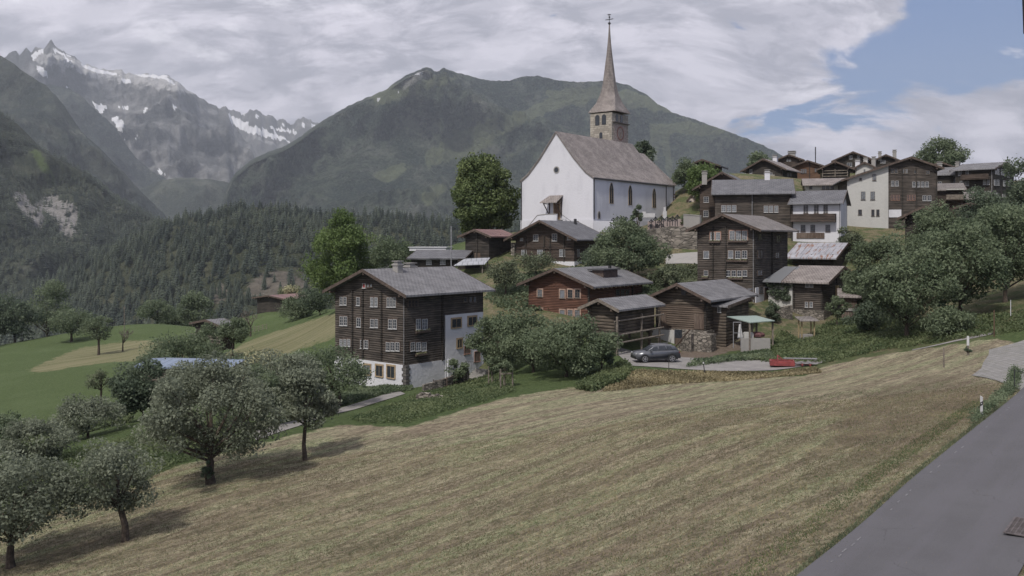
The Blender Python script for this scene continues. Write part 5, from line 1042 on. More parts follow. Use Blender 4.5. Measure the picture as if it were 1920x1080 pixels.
zE = (HY-331)/F*D-ch.z0; dA = D+W/2*math.sin(a); zR = (HY-246)/F*dA-ch.z0
prof = [(-.25, zE-.1), (W*.10, zE+(zR-zE)*.135), (W*.26, zE+(zR-zE)*.44), (W*.5, zR)]
prof = prof+[(W-p, z) for p, z in reversed(prof[:-1])]
wallp = [(0, -3), (0, zE-.3)]+[(p, z-.28) for p, z in prof[1:-1]]+[(W, zE-.3), (W, -3)]
MB().prism(wallp, fnL, 0, Q).build('nave_wall', CHURCHW, ch.root)
def shell(name, prof, q0, q1, th, mat, parent, fn=fnL):
    b = MB()
    for (pa, za), (pb, zb_) in zip(prof[:-1], prof[1:]): b.prism([(pa, za-th), (pa, za), (pb, zb_), (pb, zb_-th)], fn, q0, q1)
    return b.build(name, mat, parent, uvfn=lambda co, n: (co.y, -co.x*1.5))
rf = shell('nave_roof', prof, -.22, Q+.1, .24, SHING, ch.root)
vb = MB()
for (pa, za), (pb, zb_) in zip(prof[:-1], prof[1:]): vb.prism([(pa, za-.42), (pa, za-.24), (pb, zb_-.24), (pb, zb_-.42)], fnL, -.12, -.01)
vb.build('verge_moulding', CONC, ch.root)
b = MB().bar((.28, -.2, zE-.28), (.28, Q, zE-.28), .11); b.build('gutter', DARKM, ch.root)
MB().bar((.08, .25, -1), (.08, .25, zE-.4), .08).bar((.08, Q-.3, -1), (.08, Q-.3, zE-.4), .08).bar((-W+.05, -.1, 0), (-W+.05, -.1, zE-.4), .07).build('downpipe', DARKM, ch.root)
zpl = ch.loc('A', 1112, 411.0)[2]; MB().box(-W-.14, .14, -.14, Q+.14, -2.9, zpl).build('plinth', CHURCHW, ch.root)
ch.arch('B', 1146.3, 343, 381, 1.05, off=0); ch.arch('B', 1181.5, 348, 384, 1.05); ch.arch('B', 1226.5, 354, 389, 1.05)
ch.arch('B', 1123.0, 397, 409, .35, rounded, STONET, GLASS, fw=.25, mull=False)
ch.arch('B', 1138.8, 416, 427, .55, rounded, BEIGE, GLASS, fw=.15, mull=False, off=.145)
ch.arch('A', 1084.0, 414.5, 424, .55, rounded, CONC, GLASS, 'window', .1, .145, False)
x, y, z = ch.loc('A', 1043.5, 318.5)
b = MB(); ring = [(.62*math.cos(t), .62*math.sin(t)) for t in np.linspace(0, 2*math.pi, 20, endpoint=False)]; b.prism(ring, lambda p, q, zz_: (p, q, zz_), -.07, -.003); o = b.build('round_window', CONC, ch.root, loc=(x, 0, z))
MB().prism([(p*.7, q*.7) for p, q in ring], lambda p, q, zz_: (p, q, zz_), -.085, -.072).build('pane', GLASS, o)
# entrance: door, canopy and flight of steps with parapet
x, y, z = ch.loc('A', 1044.5, 411); zd = z
o = MB().box(x-.75, x+.75, -.09, -.003, zd-.1, zd+3.6).build('door', BEIGE, ch.root); MB().box(x-.55, x+.55, -.13, -.092, zd, zd+3.4).build('door_leaf', flat_mat('door_brown', (.12, .07, .045), .7, .3), o)
xc, _, zc1 = ch.loc('A', 1036, 367); cw = 2.0
cn = MB().quadbox([(x-cw-.3, -2.0, zc1-1.35), (x+cw*.65, -2.0, zc1-1.35), (x+cw*.65, -.01, zc1-.1), (x-cw*.8, -.01, zc1-.1)], [(x-cw-.3, -2.0, zc1-1.2), (x+cw*.65, -2.0, zc1-1.2), (x+cw*.65, -.01, zc1+.05), (x-cw*.8, -.01, zc1+.05)]).build('porch_canopy', SHING, ch.root, uvfn=lambda co, n: (co.x, co.y))
b = MB()
for xx in (x-cw+.4, x+cw*.5): b.bar((xx, -1.85, zc1-1.38), (xx, -.02, zc1-3.5), .09).bar((xx, -.08, zc1-.4), (xx, -.08, zc1-3.6), .09).bar((xx, -.05, zc1-1.45), (xx, -1.95, zc1-1.42), .08)
b.build('brace', WTRIM, cn)
zl = zd-.12; b = MB(); xs0 = x+1.0
stairp = [(x-.2, -2.9), (x-1.4, -2.9)]
pp = [(x+1.3, -2.9), (x+1.3, zl+.9), (x-1.0, zl+.9), (x-2.8, zl+.75), (x-6.6, zl-2.9)]
MB().prism(pp, lambda p, q, zz_: (p, q, zz_), -2.0, -1.7).build('stair_parapet', CHURCHW, ch.root)
cpg = MB()
for (pa, za), (pb, zb_) in zip(pp[1:-1], pp[2:]): cpg.prism([(pa, za+.003), (pa, za+.12), (pb, zb_+.12), (pb, zb_+.003)], lambda p, q, zz_: (p, q, zz_), -2.06, -1.64)
cpg.build('parapet_coping', CONC, ch.root)
b.box(x-1.2, x+1.3, -1.69, -.15, -2.8, zl)
for k in range(12): xa = x-1.2-k*.4; b.box(xa-.4, xa, -1.69, -.15, -2.8, zl-.22*(k+1))
b.build('steps', CONC, ch.root)
b = MB(); 
for k in range(6): b.bar((x+1.4+k*.9, -.6, zl+.9-k*.55), (x+1.4+k*.9, -.6, -1), .03)
b.bar((x+1.3, -.6, zl+.95), (x+6.2, -.6, zl-2.0), .035); b.build('handrail', DARKM, ch.root)
# choir
cw0, cw1 = W*.06, W*.94; Qc = Q+.1; Lc = 5.2
czE = zE+.15; czR = (HY-282)/F*(D+W*.5*math.sin(a)+Q*math.cos(a)) - ch.z0 - .3
MB().prism([(cw0, -3), (cw0, czE-.3), (W*.5, czR-.28), (cw1, czE-.3), (cw1, -3)], fnL, Q+.12, Q+Lc).build('choir_wall', CHURCHW, ch.root)
cp_ = [(cw0-.35, czE-.1), (cw0+W*.07, czE+(czR-czE)*.17), (W*.5, czR), (cw1-W*.07, czE+(czR-czE)*.17), (cw1+.35, czE-.1)]
shell('choir_roof', cp_, Q+.11, Q+Lc*.9, .22, SHING, ch.root)
b = MB(); q1 = Q+Lc*.9+.003; q2 = Q+Lc+3.2; cpts = [(-p, q1, z) for p, z in cp_]
i0 = len(b.v); tipz = czR
hipbase = [(-(cw0-.35), q1, czE-.1), (-(cw0-.35), Q+Lc+.3, czE-.1), (-(W*.36), q2, czE-.1), (-(W*.64), q2, czE-.1), (-(cw1+.35), Q+Lc+.3, czE-.1), (-(cw1+.35), q1, czE-.1)]
b.v = hipbase+[(-W*.5, q1+.02, czR)]; b.f = [(0, 1, 6), (1, 2, 6), (2, 3, 6), (3, 4, 6), (4, 5, 6), (5, 0, 6), (5, 4, 3, 2, 1, 0)]
b.build('apse_roof', SHING, ch.root, uvfn=lambda co, n: (co.y+co.x*.4, co.z*1.3))
apx = [(-cw0, Q+Lc+.002), (-W*.37, Q+Lc+2.8), (-W*.63, Q+Lc+2.8), (-cw1, Q+Lc+.002)]
b = MB().quadbox([(x_, y_, -3) for x_, y_ in apx], [(x_, y_, czE-.35) for x_, y_ in apx]); b.build('apse_wall', PLAST, ch.root)
sk = MB()
for k in range(14): z = .4+k*.55; sk.box(-.25-cw0, -cw0+.04, Q+Lc-.5-(.2 if k % 2 else 0), Q+Lc-.02, z, z+.3)
sk.build('corner_stone', ROSE, ch.root)
sac = MB().box(-1.6, 2.4, Q+.6+Lc, Q+Lc+4.6, -3, 5.3).build('sacristy', PLAST, ch.root)
MB().box(2.42, 2.5, Q+Lc+.5, Q+Lc+1.0, -.5, 5.25).build('corner_stone', flat_mat('quoin_red', (.30, .15, .14), .9, .5, 6), ch.root)
b = MB().bar((-cw0+.1, Q+Lc-.9, -1), (-cw0+.1, Q+Lc-.9, czE-.4), .07); b.build('downpipe', DARKM, ch.root)
ob = Church.__new__(Church); ob.__dict__.update(ch.__dict__)
# bell tower behind the nave
Tn, TD = 1147.4, 172.0; ta = R(36); tP = ((Tn-CX)/F*TD, TD); sl = (1106.7-CX)/F; sr = (1178-CX)/F
tl = (sl*TD-tP[0])/(-math.cos(ta)-sl*math.sin(ta)); tr_ = (sr*TD-tP[0])/(math.sin(ta)-sr*math.cos(ta))
tw = Church.__new__(Church); tw.a = ta; tw.P0 = tP; tw.z0 = ch.z0; tw.wl = tl; tw.wr = tr_
tr = bpy.data.objects.new('bell_tower', None); C.objects.link(tr)
# the tower is a part of the church: its stone shaft is one mesh, openings and spire are its own parts
c_, s_n = math.cos(-ta+a), math.sin(-ta+a)
rel = Vector((tP[0]-ch.P0[0], tP[1]-ch.P0[1], 0)); rel.rotate(Matrix.Rotation(a, 3, 'Z'))
bpy.data.objects.remove(tr)
zTE = (HY-210.5)/F*TD-tw.z0
shaft = MB().box(-tl, 0, 0, tr_, 0, zTE).build('bell_tower', STONET, ch.root, loc=tuple(rel), rz=a-ta)
tw.root = shaft
def tz(x, y): return zp(5, x, y)
def tower_open(wall, x, yt, yb, w, glass=GLASS, fw=.12):
    px, p1 = tz(x, yt); p2 = tz(x, yb)[1]; X, Yy, z0 = tw.loc(wall, px, p2); z1 = tw.loc(wall, px, p1)[2]; lc = (X, 0, z0) if wall == 'A' else (0, Yy, z0)
    b = MB().prism(rounded(w+2*fw, z1-z0+fw), lambda p, q, z: (p, q, z), -.06, -.003).prism(rounded(w, z1-z0), lambda p, q, z: (p, q, z+.03), -.075, -.062)
    o = MB().prism(rounded(w, z1-z0), lambda p, q, z: (p, q, z+.03), -.08, -.004).build('belfry_opening', GLASS, shaft, loc=lc, rz=0 if wall == 'A' else R(90))
for x, yt, yb, w_ in ((155, 832, 908, .95), (203, 828, 902, .95), (181, 958, 1002, .65)): tower_open('A', x, yt, yb, w_)
for x, yt, yb, w_ in ((295, 828, 890, .85), (328, 832, 895, .85)): tower_open('B', x, yt, yb, w_)
for wl_, x0_, x1_, xm in (('A', 132, 226, 179), ('B', 280, 342, 311)):
    pass
X, Yy, zc = tw.loc('B', *tz(320, 966))
MB().box(.004, .05, .7, tr_-.75, zc-2.0, zc+1.75).build('clock_panel', flat_mat('clock_ground', (.30, .25, .22), .9, .3), shaft)
MB().box(0, .45, .2, tr_-.1, zc+1.95, zc+2.12).build('tower_ledge', SHING, shaft)
b = MB(); n = 24; rr = 1.42
b.v = []; 
for k in range(n):
    t = 2*math.pi*k/n
    for r_1, xx in ((rr, .055), (rr, .09), (rr*.78, .09), (rr*.78, .055)): b.v.append((xx, Yy+r_1*math.cos(t), zc+r_1*math.sin(t)))
for k in range(n):
    i = k*4; j = ((k+1) % n)*4
    for m_ in range(4): b.f.append((i+m_, j+m_, j+(m_+1) % 4, i+(m_+1) % 4))
ck = b.build('clock_dial', flat_mat('dial_red', (.25, .13, .11), .9, .3), shaft)
b = MB()
for k in range(12): t = 2*math.pi*k/12; b.bar((.11, Yy+rr*.8*math.cos(t), zc+rr*.8*math.sin(t)), (.11, Yy+rr*.97*math.cos(t), zc+rr*.97*math.sin(t)), .045, n=4)
b.build('hour_mark', BEIGE, ck)
MB().bar((.14, Yy, zc), (.14, Yy+.75*.5, zc+.75*.3), .05, n=4).bar((.16, Yy, zc), (.16, Yy-.3, zc-.95), .04, n=4).build('clock_hand', BEIGE, ck)
# spire: flared square foot turning into an octagonal needle
TDm = TD+2.2; sc = TDm/F/3.858; cxm, cym = -tl/2, tr_/2
zz = lambda yz: (HY-yz/3.858)/F*TDm-tw.z0
ring_ = []
def ring8(r, sqf):   # sqf 1: square, 0: regular octagon
    out = []
    for k in range(8):
        t = math.pi/8+k*math.pi/4; o8 = Vector((math.cos(t), math.sin(t)))*r; mx = max(abs(o8.x), abs(o8.y)); sq = Vector((math.copysign(1, o8.x), math.copysign(1, o8.y)))*r*.97
        out.append(o8.lerp(sq, sqf))
    return out
prof5 = [(812, 119, .95), (806, 117, .93), (770, 99, .75), (735, 84, .5), (700, 74, .28), (660, 63, .1), (600, 51, 0), (540, 42, 0), (460, 32, 0), (380, 21.5, 0), (300, 13, 0), (220, 7, 0), (156, 3.5, 0)]
b = MB()
hw0 = (tl+tr_)/4
for yz, rw, sq in prof5:
    for p in ring8(rw*sc, sq): b.v.append((cxm+p.x, cym+p.y, zz(yz)))
for j in range(len(prof5)-1):
    for k in range(8): b.f.append((j*8+k, j*8+(k+1) % 8, (j+1)*8+(k+1) % 8, (j+1)*8+k))
b.f.append(tuple(range(7, -1, -1))); m_ = (len(prof5)-1)*8; b.f.append(tuple(range(m_, m_+8)))
sp_ = b.build('spire', SHING, shaft, uvfn=lambda co, n: (math.atan2(co.y-cym, co.x-cxm)*2.2, co.z))
fb = MB().bar((cxm, cym, zz(160)), (cxm, cym, zz(84)), .07, .03).lathe([(.05, zz(152)-.3), (.28, zz(152)-.1), (.28, zz(152)+.1), (.05, zz(152)+.3)], 8, cxm, cym)
fb.bar((cxm-.85, cym, zz(123)), (cxm+.85, cym, zz(123)), .08).lathe([(.05, zz(106)-.25), (.2, zz(106)), (.05, zz(106)+.25)], 8, cxm, cym)
fb.quadbox([(cxm-.35, cym-.03, zz(92)), (cxm+.35, cym-.03, zz(92)), (cxm+.35, cym+.03, zz(92)), (cxm-.35, cym+.03, zz(92))], [(cxm-.45, cym-.03, zz(84)), (cxm+.28, cym-.03, zz(86)), (cxm+.28, cym+.03, zz(86)), (cxm-.45, cym+.03, zz(84))])
fb.build('spire_cross', DARKM, sp_)
gv = MB().box(-.35, .35, -.15, .15, -.8, 1.0).box(-.2, .2, -.12, .12, 1.0, 1.7); tag(gv.build('gravestone', WHITE, None, .03, loc=tuple(at(1246.5, 407, 151)), rz=-.3), 'white gravestone standing at the church corner', 'gravestone')
tag(MB().box(-1.2, 1.2, -.4, .4, -.3, .45).box(-1.1, -.4, -.3, .3, .45, .75).build('gravestone', WHITE, None, .03, loc=tuple(at(1216, 405, 150)), rz=-.3), 'low white grave slab beside the church side wall', 'gravestone')
# ------------------------------------------------------------------ car
def make_car(px, D, rz):
    b0 = gp(px, D); root = empty('parked_car', (b0.x, b0.y, b0.z+.05), rz, 'dark grey sport utility car parked on the gravel track', 'car')
    # side profile along x (front at -x), closed body with tumblehome
    lower = [(-2.2, .42), (-2.22, .62), (-2.16, .86), (-1.98, .98), (-1.15, 1.06), (-.95, 1.08), (1.75, 1.12), (2.12, 1.08), (2.2, .9), (2.22, .6), (2.16, .38), (1.82, .32), (-1.9, .30)]
    cab = [(-1.12, 1.05), (-.42, 1.50), (-.12, 1.60), (.6, 1.645), (1.3, 1.61), (1.72, 1.50), (2.02, 1.12), (1.95, 1.0), (-1.0, 1.0)]
    paint = flat_mat('car_paint', (.125, .130, .145), .28, .1, 3, Metallic=.35); blk = flat_mat('plastic_black', (.015, .015, .016), .6, .1)
    def loft(poly, hw, top, tw):
        b = MB(); n = len(poly); b.v = []
        for sgn in (-1, 1):
            for x, z in poly:
                k = max(0, min(1, (z-top[0])/(top[1]-top[0]))); nose = 1-.10*max(0, (abs(x)-1.5)/.72)**2
                b.v.append((x, sgn*(hw+(tw-hw)*k)*nose, z))
        b.f = [tuple(range(n)), tuple(range(2*n-1, n-1, -1))]+[(i, n+i, n+(i+1) % n, (i+1) % n) for i in range(n)]
        return b
    body = loft(lower, .91, (.7, 1.1), .86).build('body', paint, root, .03, True)
    cabin = loft(cab, .84, (1.0, 1.65), .62).build('cabin', paint, root, .03, True)
    g = MB()
    def yy(z, s): return s*(.84+(.62-.84)*max(0, min(1, (z-1.0)/.65))+.012)
    for s in (-1, 1):
        for poly in ([(-.92, 1.12), (-.36, 1.47), (-.02, 1.52), (.02, 1.12)], [(.10, 1.12), (.09, 1.53), (.75, 1.55), (.85, 1.12)], [(.93, 1.13), (.84, 1.54), (1.32, 1.49), (1.5, 1.2)]):
            i = len(g.v); g.v += [(x, yy(z, s), z) for x, z in poly]+[(x, yy(z, s)-s*.03, z) for x, z in poly]; n = len(poly)
            g.f += [tuple(range(i, i+n)), tuple(range(i+2*n-1, i+n-1, -1))]+[(i+k, i+n+k, i+n+(k+1) % n, i+(k+1) % n) for k in range(n)]
    g.quadbox([(-1.10, -.70, 1.09), (-1.06, -.70, 1.06), (-1.06, .70, 1.06), (-1.10, .70, 1.09)], [(-.44, -.56, 1.52), (-.40, -.56, 1.49), (-.40, .56, 1.49), (-.44, .56, 1.52)])
    g.quadbox([(2.03, -.68, 1.14), (1.98, -.68, 1.14), (1.98, .68, 1.14), (2.03, .68, 1.14)], [(1.78, -.55, 1.46), (1.73, -.55, 1.46), (1.73, .55, 1.46), (1.78, .55, 1.46)])
    g.build('window', GLASS, root)
    tr = MB()
    for s in (-1, 1):
        tr.box(-1.9, 1.95, s*.90-.03, s*.90+.03, .26, .42)
        for cx in (-1.33, 1.36):
            i = len(tr.v)
            pts = [(cx+.46*math.cos(t), .35+.46*math.sin(t)) for t in np.linspace(-.1, math.pi+.1, 10)]
            tr.prism(pts, lambda p, q, z: (p, q, z), s*.905-.03, s*.905+.015)
    tr.box(-2.25, -2.15, -.8, .8, .34, .6).box(2.15, 2.25, -.8, .8, .34, .62)
    tr.build('cladding', blk, root)
    for s in (-1, 1):
        for cx in (-1.33, 1.36):
            w_ = MB(); i = 0; n = 20
            for y0, y1, r in ((s*.72, s*.94, .36),):
                w_.prism([(cx+r*math.cos(t), .35+r*math.sin(t)) for t in np.linspace(0, 2*math.pi, n, endpoint=False)], lambda p, q, z: (p, q, z), min(y0, y1), max(y0, y1))
            wo = w_.build('wheel', flat_mat('tyre', (.02, .02, .02), .9, .1), root)
            rm = MB()
            for k in range(5):
                t = 2*math.pi*k/5; rm.bar((cx, s*.955, .35), (cx+.25*math.cos(t), s*.95, .35+.25*math.sin(t)), .045, .055, 4)
            ringp = []
            for k in range(n):
                t = 2*math.pi*k/n
                for r1, y1 in ((.27, .945), (.27, .965), (.235, .965), (.235, .945)): rm.v.append((cx+r1*math.cos(t), s*y1, .35+r1*math.sin(t)))
            i0 = len(rm.v)-4*n
            for k in range(n):
                a_, b_ = i0+k*4, i0+((k+1) % n)*4
                for m_ in range(4): rm.f.append((a_+m_, b_+m_, b_+(m_+1) % 4, a_+(m_+1) % 4))
            rm.build('rim', flat_mat('alloy', (.30, .30, .32), .35, .1, 3, Metallic=.5), wo)
        MB().box(-2.19, -1.92, s*.68-.14, s*.68+.14, .76, .90).build('headlight', flat_mat('lamp_glass', (.45, .46, .48), .2, .1), root, .02)
        MB().box(2.05, 2.21, s*.70-.12, s*.70+.12, .86, 1.0).build('tail_light', RED, root, .02)
        MB().box(-.80, -.62, s*.98-.1, s*.98+.1, 1.06, 1.2).build('mirror', paint, root, .02)
        MB().bar((-.3, s*.58, 1.64), (1.45, s*.58, 1.66), .022).build('roof_rail', GREYM, root)
    return root
make_car(1229, 85.5, R(9))
# ------------------------------------------------------------------ farm machine, post, posts
m0 = gp(1483, 82.5); root = empty('farm_machine', (m0.x, m0.y, m0.z), R(-14), 'low red folded farm implement lying beside the gravel track', 'farm machine')
fr = MB().box(-1.9, .3, -.75, -.62, .12, .55).box(-1.9, .3, .62, .75, .12, .55).box(-1.9, -1.75, -.62, .62, .12, .55).box(.2, .3, -.62, .62, .12, .55).box(.3, 1.9, -.08, .08, .2, .34).box(.9, 1.0, -.9, .9, .18, .32).box(1.6, 1.7, -.9, .9, .18, .32)
fr.bar((-1.2, -.7, .55), (-1.2, 0, 1.0), .05).bar((-1.2, .7, .55), (-1.2, 0, 1.0), .05).bar((-1.2, 0, 1.0), (-.5, 0, .4), .05); fr.build('frame', RED, root)
MB().box(-1.72, .18, -.6, .6, .3, .36).build('deck', flat_mat('deck_rust', (.10, .06, .05), .8, .4), root)
for k in range(5): MB().lathe([(.05, .34), (.34, .37), (.34, .40), (.05, .46)], 12, .6+.35*k, (-.45, .45)[k % 2]).build('disc', flat_mat('steel_dull', (.16, .15, .15), .6, .2), root)
MB().bar((-.6, .95, .62), (2.4, 1.0, .66), .07).build('pole', GREYM, root)
b0 = gp(1840.5, 45.6); root = empty('marker_post', b0, R(-35), 'white roadside marker post with black band and reflector beside the asphalt road', 'post')
MB().prism([(-.06, -.2), (.06, -.2), (.06, .98), (-.06, 1.06)], lambda p, q, z: (p, q, z), -.05, .05).build('post', WHITE, root)
MB().prism([(-.064, .50), (.064, .62), (.064, .80), (-.064, .72)], lambda p, q, z: (p, q, z), -.054, .054).build('black_band', DARKM, root); MB().box(-.03, .03, -.062, -.055, .66, .70).build('reflector', WHITE, root)
def stake(px, D, H, label, r=.05, mat=WGREY, lean=0.0, cap=None, cat='post', base_y=None):
    b = gp(px, D); root = empty('fence_post', b, 0, label, cat); MB().bar((0, 0, -.4), (lean*H, 0, H), r, r*.85).build('post', mat, root)
    if cap: MB().bar((lean*H, 0, H+.002), (lean*H*1.08, 0, H+cap), r*1.5, r*1.3).build('cap', flat_mat('cap_white', (.5, .5, .5), .6, .1), root)
    return root
stake(1769.5, 66.5, 1.5, 'grey wooden stake standing alone on the mown field', .06)
stake(1815, 72, .8, 'short white-topped marker stake with a dark bush at its foot', .07, cap=.75); T('weed_clump', 1815, 72, .9, .32, .05, 'dark weed clump at the foot of the white-topped stake', 'weed', 'dark', 120, 700, .12, .02, clumps=8)
stake(1864, 79, 2.4, 'tall rusty brown stake near the end of the narrow path', .05, flat_mat('rust', (.11, .065, .045), .9, .3)); stake(1895, 83, 1.7, 'thin white post at the far corner of the field', .032, PLAST)
stake(1254, 79.5, 1.3, 'thin dark iron stake on the bank below the parked car', .035, DARKM); stake(1323, 79, .95, 'leaning dark stake with a knob on the grass bank', .045, DARKM, -.2, .14)
stake(1902, 53.3, 1.25, 'thin iron post carrying the chain beside the paving', .03, DARKM)
b = MB(); p0 = gp(1902, 53.3)+Vector((0, 0, 1.15)); p1 = gp(1985, 54)+Vector((0, 0, 1.15)); pr_ = p0
for k in range(1, 9): t = k/8; q = p0.lerp(p1, t)-Vector((0, 0, .38*math.sin(math.pi*t))); b.bar(pr_-p0, q-p0, .018, n=5); pr_ = q
tag(b.build('chain', DARKM, None, loc=tuple(p0)), 'sagging dark chain hung from the iron post at the paving', 'chain')
# drain grate in the road
gc = Vector(rpt(7.5, 4.45)); g0 = Vector((gc.x, gc.y, gz(gc.x, gc.y)+.075)); root = empty('drain_grate', g0, math.atan2(rd.y, rd.x), 'rectangular iron drain grate let into the asphalt in the corner', 'grate')
fr = MB().box(-.95, .95, -.42, -.36, 0, .03).box(-.95, .95, .36, .42, 0, .03).box(-.95, -.89, -.36, .36, 0, .03).box(.89, .95, -.36, .36, 0, .03).build('frame', flat_mat('iron', (.11, .095, .095), .7, .3), root)
b = MB()
for k in range(13): x = -.82+k*.137; b.box(x-.018, x+.018, -.36, .36, .0, .024)
for k in range(5): y = -.26+k*.13; b.box(-.89, .89, y-.012, y+.012, .002, .020)
b.build('bar', MATS['iron'], root); MB().box(-.88, .88, -.35, .35, -.03, -.006).build('pit', DARKM, root)
# pale flecks along the road edge: remains of the painted line
b = MB(); rr_ = random.Random(4)
t = -6.0
while t < 50:
    L_ = rr_.uniform(.12, .5); o_ = .42+rr_.uniform(-.04, .04)
    if rr_.random() < .45:
        a0 = rpt(t, o_); a1 = rpt(t+L_, o_); a2 = rpt(t+L_, o_+rr_.uniform(.03, .07)); a3 = rpt(t, o_+.05); P4 = [Vector((q[0], q[1], gz(*q)+.069)) for q in (a0, a1, a2, a3)]
        b.quadbox(P4, [q+Vector((0, 0, .004)) for q in P4])
    t += L_+rr_.uniform(.1, .8)
o = b.build('road_marking', flat_mat('worn_paint', (.17, .168, .175), .8, .3, 20)); o['kind'] = 'structure'
# well shelter, saplings, trough, garden fence
b0 = gp(1512, 101); root = empty('well_shelter', b0, R(8), 'small open shelter of pale posts with brown roof over a stone block', 'shelter'); hs = 2.15
for sx in (-.75, .75):
    for sy in (-.4, .4): MB().box(sx-.06, sx+.06, sy-.06, sy+.06, -.4, hs).build('post', WPALE, root)
MB().quadbox([(-1.15, -.9, hs-.1), (1.15, -.9, hs-.1), (1.0, .9, hs+.25), (-1.0, .9, hs+.25)], [(-1.15, -.9, hs-.02), (1.15, -.9, hs-.02), (1.0, .9, hs+.33), (-1.0, .9, hs+.33)]).build('roof', SLATE2, root, uvfn=lambda co, n: (co.x, co.y)); MB().box(-.66, .66, -.32, .32, -.5, .52).build('stone_block', CONC, root, .03)
def staked(px, D, H, label, seed):
    b = gp(px, D); root = empty('staked_frame', b, .3, label, 'tree guard')
    for x, y in ((-.55, -.3), (.55, -.3), (0, .5)): MB().box(x-.05, x+.05, y-.05, y+.05, -.3, H).build('post', WGREY, root)
    MB().box(-.55, .55, -.37, -.31, H*.72, H*.80).build('rail', WGREY, root)
    T('sapling', px, D, H*1.55, .85, H*.55, label.replace('wooden frame around', 'sapling inside').replace('three-post ', ''), 'sapling', 'mid', seed, 900, .15, .03, clumps=12)
staked(925, 84, 1.7, 'three-post wooden frame around the young tree nearer the timber house', 130); staked(948, 79, 1.7, 'three-post wooden frame around the young tree nearer the field', 131)
b0 = gp(809, 77); root = empty('stone_trough', b0, R(-20), 'old rough stone slab trough lying in the green weeds', 'trough'); MB().box(-1.35, 1.35, -.32, .32, -.2, .34).build('slab', STONE, root, .05); MB().box(-1.1, -.1, -.2, .2, .34, .52).build('stone', STONE, root, .05); MB().box(.35, .7, -.25, .25, .342, .46).build('stone', STONE, root, .05)
def fence(name, label, pts, H, nr, mat, cat='fence', step=1.2, pr=.045):
    w0 = [gp(px, D) for px, D in pts]; o = w0[0].copy(); root = empty(name, o, 0, label, cat); L = []
    for a_, b_ in zip(w0[:-1], w0[1:]):
        n = max(1, round((b_-a_).length/step))
        for k in range(n): L.append(a_.lerp(b_, k/n))
    L.append(w0[-1]); L = [Vector((p.x, p.y, gz(p.x, p.y))) for p in L]
    for p in L: q = p-o; MB().box(q.x-pr, q.x+pr, q.y-pr, q.y+pr, q.z-.3, q.z+H).build('post', mat, root)
    for k in range(nr):
        h_ = H*(k+.7)/nr*.95; b = MB()
        for a_, b_ in zip(L[:-1], L[1:]): b.bar(a_-o+Vector((0, 0, h_)), b_-o+Vector((0, 0, h_)), pr*.75, n=5)
        b.build('rail', mat, root)
fence('garden_fence', 'brown rail fence beside the steps of the large timber house', [(813, 87.5), (838, 88.5), (872, 93)], 1.1, 3, WTRIM)
fence('white_fence', 'low white rail fence behind the plank shed', [(1612, 113), (1640, 116)], 1.1, 3, WHITE)
fence('slope_fence', 'old wooden rail fence below the red-roofed barn', [(470, 188), (500, 186)], 1.2, 3, WGREY)
wall_run('garden_wall', 'low stone wall along the steps by the large timber house', [(795, 86.5, 722), (830, 88, 712), (880, 92.5, 694)], STONE, .3)
st = gp(885, 93.5); root = empty('entrance_steps', st, R(-40), 'short concrete entrance steps at the white wall of the large timber house', 'steps'); b = MB()
for k in range(5): b.box(-.9, .9, .35*k, .35*k+.36, -.8, .2*(k+1))
b.build('step', CONC, root)
b = MB()
for k in range(9): b.bar((-.9+k*.22, -.05, 1.0), (-.9+k*.22, -.05, 1.95), .015, n=4)
b.bar((-.95, -.05, 1.95), (.95, -.05, 1.95), .025); b.build('railing', DARKM, root)
tag(MB().bar((0, 0, -.5), (0, 0, 8.5), .11, .08).bar((-.4, 0, 8.0), (.4, 0, 8.0), .05).build('wooden_pole', WGREY, None, loc=tuple(gp(233, 225))), 'tall thin bare pole rising behind the leafless meadow tree', 'pole')
tag(MB().bar((0, 0, -1), (0, 0, 9.5), .1, .08).build('street_lamp', GREYM, None, loc=tuple(gp(846, 122))), 'thin grey metal pole in front of the long low house', 'pole')
b0 = at(1915, 8, 9); tag(MB().quadbox([(0.0, 0, -.24), (.2, 0, -.24), (.2, .03, -.24), (0, .03, -.24)], [(-.028, 0, .6), (.2, 0, .6), (.2, .03, .6), (-.028, .03, .6)]).build('wall_edge', flat_mat('eave_dark', (.02, .015, .02), .8, .2), None, loc=(at(1920, 18, 9).x+.01, 9, at(1916, 18, 9).z)), 'dark edge of the camera building in the top right corner', 'eave')

